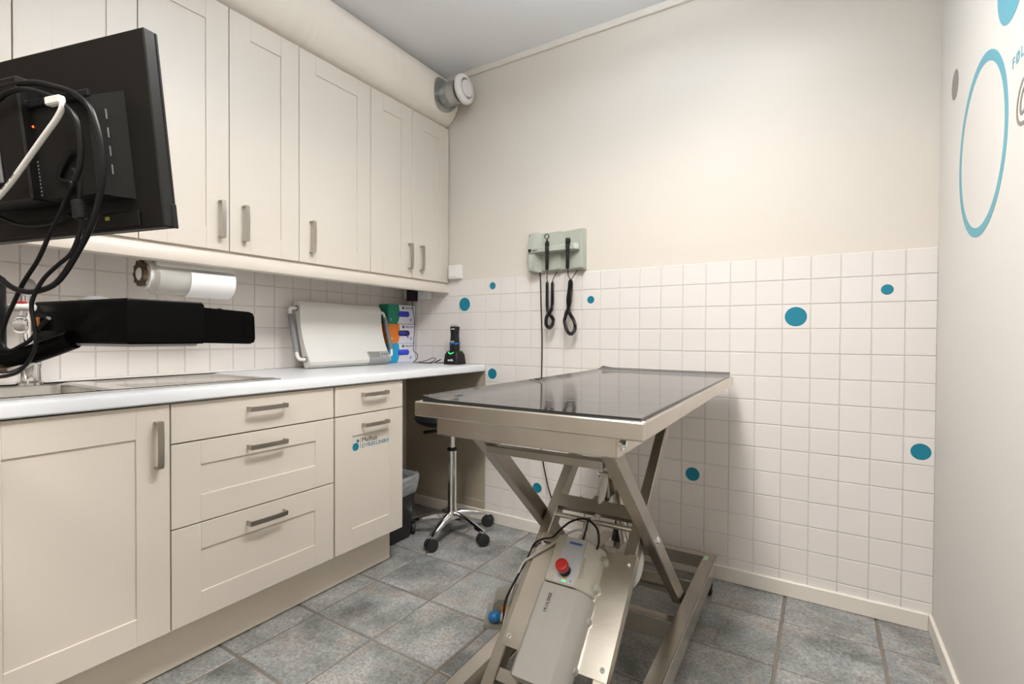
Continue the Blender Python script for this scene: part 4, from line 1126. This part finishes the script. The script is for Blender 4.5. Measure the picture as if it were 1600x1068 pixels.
for k in range(9):
    xx = -.333+.005*k; mb.box(xx, xx+.003, .168+random.random()*.006, .190-random.random()*.006, .0705, .0708, 0)
obj('label_print', mb, 'charcoal_ink', vp)
mb = MB().cyl((-.338, .125, .07), (-.338, .125, .10), .034, .03, 28, .003)
obj('tilt_joint', mb, 'black', t)
obj('antenna', MB().box(-.199, -.062, .205, .217, .050, .056, .002, Matrix.Translation((0, 0, .0)) @ Matrix.Rotation(.0, 4, 'Z')).cyl((-.215, .211, .053), (-.197, .211, .053), .007, n=14), 'black', t)
mb = MB().box(-.128, -.118, .018, .024, .0045, .0052, 0)
plabel(obj('yellow_mark', mb, 'yellow_mark', t), 'tiny yellow print')
# cables, each its own thing
def cable(name, label, pts, z, r, m='cable', zf=None, extra=None):
    n = len(pts)
    P = [Tmon @ V((a, b, zf(i/(n-1)) if zf else z)) for i, (a, b) in enumerate(pts)]
    tt = thing(name, label, 'cable', tuple(P[0]), 'cables hanging behind the monitor')
    obj('lead', MB().tube(P, r, 10, 6), m, tt)
    return tt
cable('monitor_cable', 'thick black cable arching over the small computer behind the monitor', [(-.268, .204), (-.234, .214), (-.208, .222), (-.17, .222), (-.128, .21), (-.094, .194), (-.066, .169), (-.058, .143), (-.059, .114), (-.067, .088), (-.081, .069)], .078, .0042)
cable('monitor_cable', 'outermost thick black cable making the widest loop below the monitor', [(-.29, .235), (-.256, .241), (-.208, .242), (-.163, .237), (-.12, .224), (-.086, .211), (-.055, .187), (-.043, .156), (-.038, .12), (-.041, .081), (-.056, .041), (-.079, .002), (-.111, -.033), (-.154, -.073), (-.188, -.094), (-.23, -.103), (-.263, -.102), (-.294, -.093), (-.324, -.074), (-.354, -.052)], .062, .0048)
cable('monitor_cable', 'thin black cable dropping steeply to the left and curling up before the tray', [(-.119, .125), (-.144, .104), (-.155, .084), (-.127, .074), (-.141, .056), (-.166, .026), (-.196, -.005), (-.233, -.047), (-.277, -.084), (-.309, -.118), (-.339, -.152), (-.357, -.182), (-.356, -.2), (-.34, -.209), (-.309, -.2), (-.281, -.189), (-.251, -.166), (-.227, -.151)], .052, .0036)
c_ = cable('monitor_cable', 'black cable with a ridged ferrite block hanging down past the tray corner', [(-.1, .091), (-.088, .079), (-.089, .059), (-.094, .039), (-.098, .013), (-.096, .008), (-.104, -.012), (-.129, -.043), (-.166, -.062), (-.202, -.082), (-.231, -.109), (-.243, -.131), (-.242, -.165), (-.246, -.199), (-.271, -.228), (-.3, -.246), (-.327, -.253), (-.354, -.256), (-.381, -.256)], .066, .0034)
mb = MB().lathe([(.006, 0), (.0095, .002), (.0095, .030), (.006, .032)], Tmon @ V((-.0975, .011, .066)), tuple(ux), 20)
for k in range(7): mb.lathe([(.0092, 0), (.0101, .001), (.0092, .002)], Tmon @ V((-.0975, .015+.0035*k, .066)), tuple(ux), 20, False)
plabel(obj('ferrite_block', mb, 'black', c_), 'ridged black ferrite block')
c_ = cable('network_cable', 'white network cable plugged into the small computer behind the monitor', [(-.286, .042), (-.258, .058), (-.222, .079), (-.176, .111), (-.133, .141), (-.097, .166), (-.082, .182), (-.086, .191)], .082, .0042, 'white_plastic')
obj('connector', MB().box(-.112, -.080, .186, .199, .076, .088, .002, Tmon), 'white_plastic', c_)
mb = MB()
random.seed(11)
A_ = V((-.262, .0555, .0845)); B_ = V((-.205, .0905, .0845)); dd = (B_-A_)
for k in range(16):
    if k in (5, 9, 12): continue
    q = A_+dd*(k/16); Tq = Tmon @ Matrix.Translation(q+V((0, 0, .0014))) @ Matrix.Rotation(math.atan2(dd.y, dd.x), 4, 'Z')
    mb.box(0, .0024, -.0010, .0012, -.0002, .0006, 0, Tq)
obj('cable_print', mb, 'charcoal_ink', c_)
cable('monitor_cable', 'faint black cable lying along the lower back of the monitor', [(-.399, .053), (-.382, .044), (-.333, .026), (-.282, .02), (-.231, .024), (-.197, .033)], .016, .003)

# ------------------------------------------------------------------ keyboard tray and its arm
K = V((-1.273, .366, 0)); 
t = thing('keyboard_tray', 'black keyboard tray with pull-out extension below the monitor', 'tray', (-1.40, .43, 1.045))
d1 = V((-.99, -.14, 0)); d2 = V((-.07, 1, 0)).normalized()
def tp(a, b, z): q = K+d1*a+d2*b; return (q.x, q.y, z)
mb = MB()
ls = [[tp(.002, .002, 1.049), tp(.31, .002, 1.049), tp(.31, .128, 1.0485), tp(.002, .128, 1.0485)],
      [tp(.0, .0, 1.052), tp(.312, .0, 1.052), tp(.312, .13, 1.0505), tp(.0, .13, 1.0505)],
      [tp(.0, .0, 1.123), tp(.312, .0, 1.123), tp(.312, .13, 1.123), tp(.0, .13, 1.123)],
      [tp(.004, .003, 1.129), tp(.308, .003, 1.129), tp(.308, .127, 1.129), tp(.004, .127, 1.129)]]
loops(mb, ls); mb.f.append([0, 1, 2, 3]); mb.mi.append(0)
obj('tray_body', mb, 'black_gloss', t)
# extension with rounded free end: outline in (b, z), extruded along d1
out = [(.128, 1.050), (.232, 1.0465), (.242, 1.050), (.245, 1.058), (.243, 1.104), (.239, 1.112), (.231, 1.115), (.128, 1.120)]
Te = basis(tuple(d2), (0, 0, 1), (K.x, K.y, 0)); 
sgn = -1 if Te.col[2].to_3d().dot(d1) < 0 else 1
ex = obj('extension', MB().prism(out, .24*sgn, Te @ Matrix.Translation((0, 0, .012*sgn))), 'black_gloss', t)
obj('grip_slot', MB().box(.219, .231, 1.064, 1.094, .0105*sgn, .0125*sgn, 0, Te), 'black_gloss', ex)
mb = MB()
loops(mb, [[tp(.01, .01, 1.044), tp(.30, .01, 1.044), tp(.30, .12, 1.044), tp(.01, .12, 1.044)], [tp(.006, .006, 1.0488), tp(.305, .006, 1.0488), tp(.305, .122, 1.0484), tp(.006, .122, 1.0484)]])
mb.f.append([0, 1, 2, 3]); mb.mi.append(0)
plabel(obj('underside_trim', mb, 'silver', t), 'pale underside')
mb = MB()
mb.ball(tp(.20, .05, 1.129), (.028, .028, .012), 20, 8)
plabel(obj('palm_rest_hump', mb, 'grey_plastic', t), 'dark grey hump')

t = thing('monitor_stand', 'black and chrome wall arm at the left edge carrying monitor and tray', 'stand', (-2.516, .02, 1.0))
mb = MB().cyl((-1.586, .268, .99), (-1.586, .268, 1.175), .017, n=24, b=.004)
obj('post', mb, 'black', t)
mb = MB().tube([(-2.46, .02, 1.00), (-2.2, .06, 1.00), (-1.85, .18, 1.0), (-1.663, .239, 1.004), (-1.572, .273, 1.017), (-1.533, .286, 1.018), (-1.508, .302, 1.028), (-1.475, .328, 1.044), (-1.45, .345, 1.056)], .018, 16, 6)
obj('lower_arm', mb, 'black_gloss', t)
mb = MB().tube([(-1.80, .192, .975), (-1.663, .236, .983), (-1.572, .270, .997), (-1.533, .283, 1.001), (-1.512, .297, 1.014), (-1.49, .315, 1.032)], .009, 12, 6)
plabel(obj('chrome_strip', mb, 'chrome', t), 'chrome underside of the arm')
mp_ = Tmon @ V((-.345, .125, .097))
obj('upper_arm', MB().tube([(-2.46, .02, 1.10), (-2.2, .03, 1.16), (-1.85, .12, 1.30), tuple(mp_+V((-.06, -.035, .0))), tuple(mp_)], .017, 14, 4), 'black', t)
obj('wall_plate', MB().box(-2.519, -2.46, -.03, .07, .95, 1.15, .004), 'black', t)
# little things held at the left of the tray
t = thing('penlight', 'white tube with a red band lying at the left end of the tray', 'penlight', (-1.58, .305, 1.11))
c0 = V((-1.600, .292, 1.117)); c1_ = V((-1.560, .318, 1.117))
obj('barrel', MB().cyl(c0, c1_, .0075, n=18, b=.001), 'white_plastic', t)
plabel(obj('end_cap', MB().cyl(c0+(c0-c1_).normalized()*.022, c0+(c0-c1_).normalized()*.0002, .007, n=18, b=.002), 'grey_plastic', t), 'metal end')
plabel(obj('clip', MB().bar((-1.592, .297, 1.127), (-1.572, .310, 1.127), .006, .004, .001, (0, 0, 1)), 'red_mark', t), 'red clip')
t = thing('glass_vial', 'small round glass vial with an amber back hanging at the left end of the tray', 'vial', (-1.566, .30, 1.065))
obj('vial_body', MB().ball((-1.566, .300, 1.083), (.015, .012, .018), 24, 14), 'glass', t)
obj('neck', MB().cyl((-1.564, .302, 1.099), (-1.561, .304, 1.116), .006, .0045, 14), 'glass', t)
plabel(obj('amber_backing', MB().box(-1.572, -1.536, .316, .321, 1.070, 1.098, .004), 'amber', t), 'amber holder')

# ------------------------------------------------------------------ lights
def panel(x, y, w, d, power, label, col=(1, .955, .89), spread=150):  # fill lamp, added out of view to brighten the room
    t = thing('ceiling_light', label, 'lamp', (x, y, 2.55))
    obj('frame', MB().box(x-w/2-.02, x+w/2+.02, y-d/2-.02, y-d/2, 2.555, H-.0005, .002).box(x-w/2-.02, x+w/2+.02, y+d/2, y+d/2+.02, 2.555, H-.0005, .002)
        .box(x-w/2-.02, x-w/2, y-d/2, y+d/2, 2.555, H-.0005, .002).box(x+w/2, x+w/2+.02, y-d/2, y+d/2, 2.555, H-.0005, .002), 'white_plastic', t)
    obj('diffuser', MB().box(x-w/2, x+w/2, y-d/2, y+d/2, 2.568, 2.572, 0), 'lamp', t)
    l = bpy.data.lights.new('lamp_light', 'AREA'); l.shape = 'RECTANGLE'; l.size = w*.96; l.size_y = d*.96; l.energy = power; l.color = col
    l.spread = math.radians(spread)
    o = bpy.data.objects.new('lamp_light', l); COL.objects.link(o); o.parent = t; o.location = (0, 0, 2.5665-2.55)
    return t
def pendant(x, y, z, w, d, down, up_fill, label):
    t = thing('ceiling_light', label, 'lamp', (x, y, z))
    obj('housing', MB().box(x-w/2, x+w/2, y-d/2, y+d/2, z+.012, z+.05, .004), 'white_plastic', t)
    for dy in (-d*.35, d*.35): obj('suspension_rod', MB().cyl((x, y+dy, z+.048), (x, y+dy, H-.0005), .004, n=10), 'chrome', t)
    for up_, e, col in ((0, down, (1, .965, .92)), (1, up_fill, (.87, .94, 1))):  # the upward light is added fill to brighten the ceiling
        l = bpy.data.lights.new('lamp_light', 'AREA'); l.shape = 'RECTANGLE'; l.size = w*.94; l.size_y = d*.94; l.energy = e; l.color = col
        if not up_: l.spread = math.radians(150)
        o = bpy.data.objects.new('lamp_light', l); COL.objects.link(o); o.parent = t; o.location = (0, 0, .054 if up_ else .008)
        if up_: o.rotation_euler = (math.pi, 0, 0)
    return t
pendant(-.80, 1.12, 2.38, .30, .80, 24, 34, 'long white pendant lamp above the examination table, with added uplight')
panel(-.72, -.45, .60, .60, 29, 'added white ceiling panel lamp for fill, out of view', spread=145)
def downlight(x, y, e, spread, label):
    t = thing('ceiling_light', label, 'lamp', (x, y, H-.03))
    obj('trim_ring', MB().ring((x, y, H-.012), (0, 0, 1), .075, .058, .0115, 40), 'white_plastic', t)
    l = bpy.data.lights.new('lamp_light', 'AREA'); l.shape = 'DISK'; l.size = .11; l.energy = e; l.color = (1, .975, .94); l.spread = math.radians(spread)
    o = bpy.data.objects.new('lamp_light', l); COL.objects.link(o); o.parent = t; o.location = (0, 0, .026)
    return t
downlight(-.42, 1.93, 1.0, 105, 'small round ceiling downlight near the back wall')
w = bpy.data.worlds.new('room_air'); w.use_nodes = True
w.node_tree.nodes['Background'].inputs[0].default_value = (.8, .85, .9, 1); w.node_tree.nodes['Background'].inputs[1].default_value = .05
SC.world = w

# ------------------------------------------------------------------ camera
f, yaw, pitch, roll = 770.512752, .561237732, -.012910113, .00494014961
cyw, syw = math.cos(yaw), math.sin(yaw)
fwd = V((-syw*math.cos(pitch), cyw*math.cos(pitch), math.sin(pitch)))
right = V((cyw, syw, 0)); up = right.cross(fwd)
r2 = right*math.cos(roll)+up*math.sin(roll); u2 = -right*math.sin(roll)+up*math.cos(roll)
cam = bpy.data.cameras.new('camera'); cam.sensor_width = 36; cam.lens = f/1600*36; cam.clip_start = .02
co = bpy.data.objects.new('camera', cam); COL.objects.link(co)
mw = Matrix((r2, u2, -fwd)).transposed().to_4x4(); mw.translation = V((-.260369698, 0, 1.067131423))
co.matrix_world = mw
SC.camera = co
vs_ = SC.view_settings
vs_.view_transform = 'Standard'; vs_.look = 'None'; vs_.gamma = 1; vs_.use_curve_mapping = False; vs_.exposure = 0.08
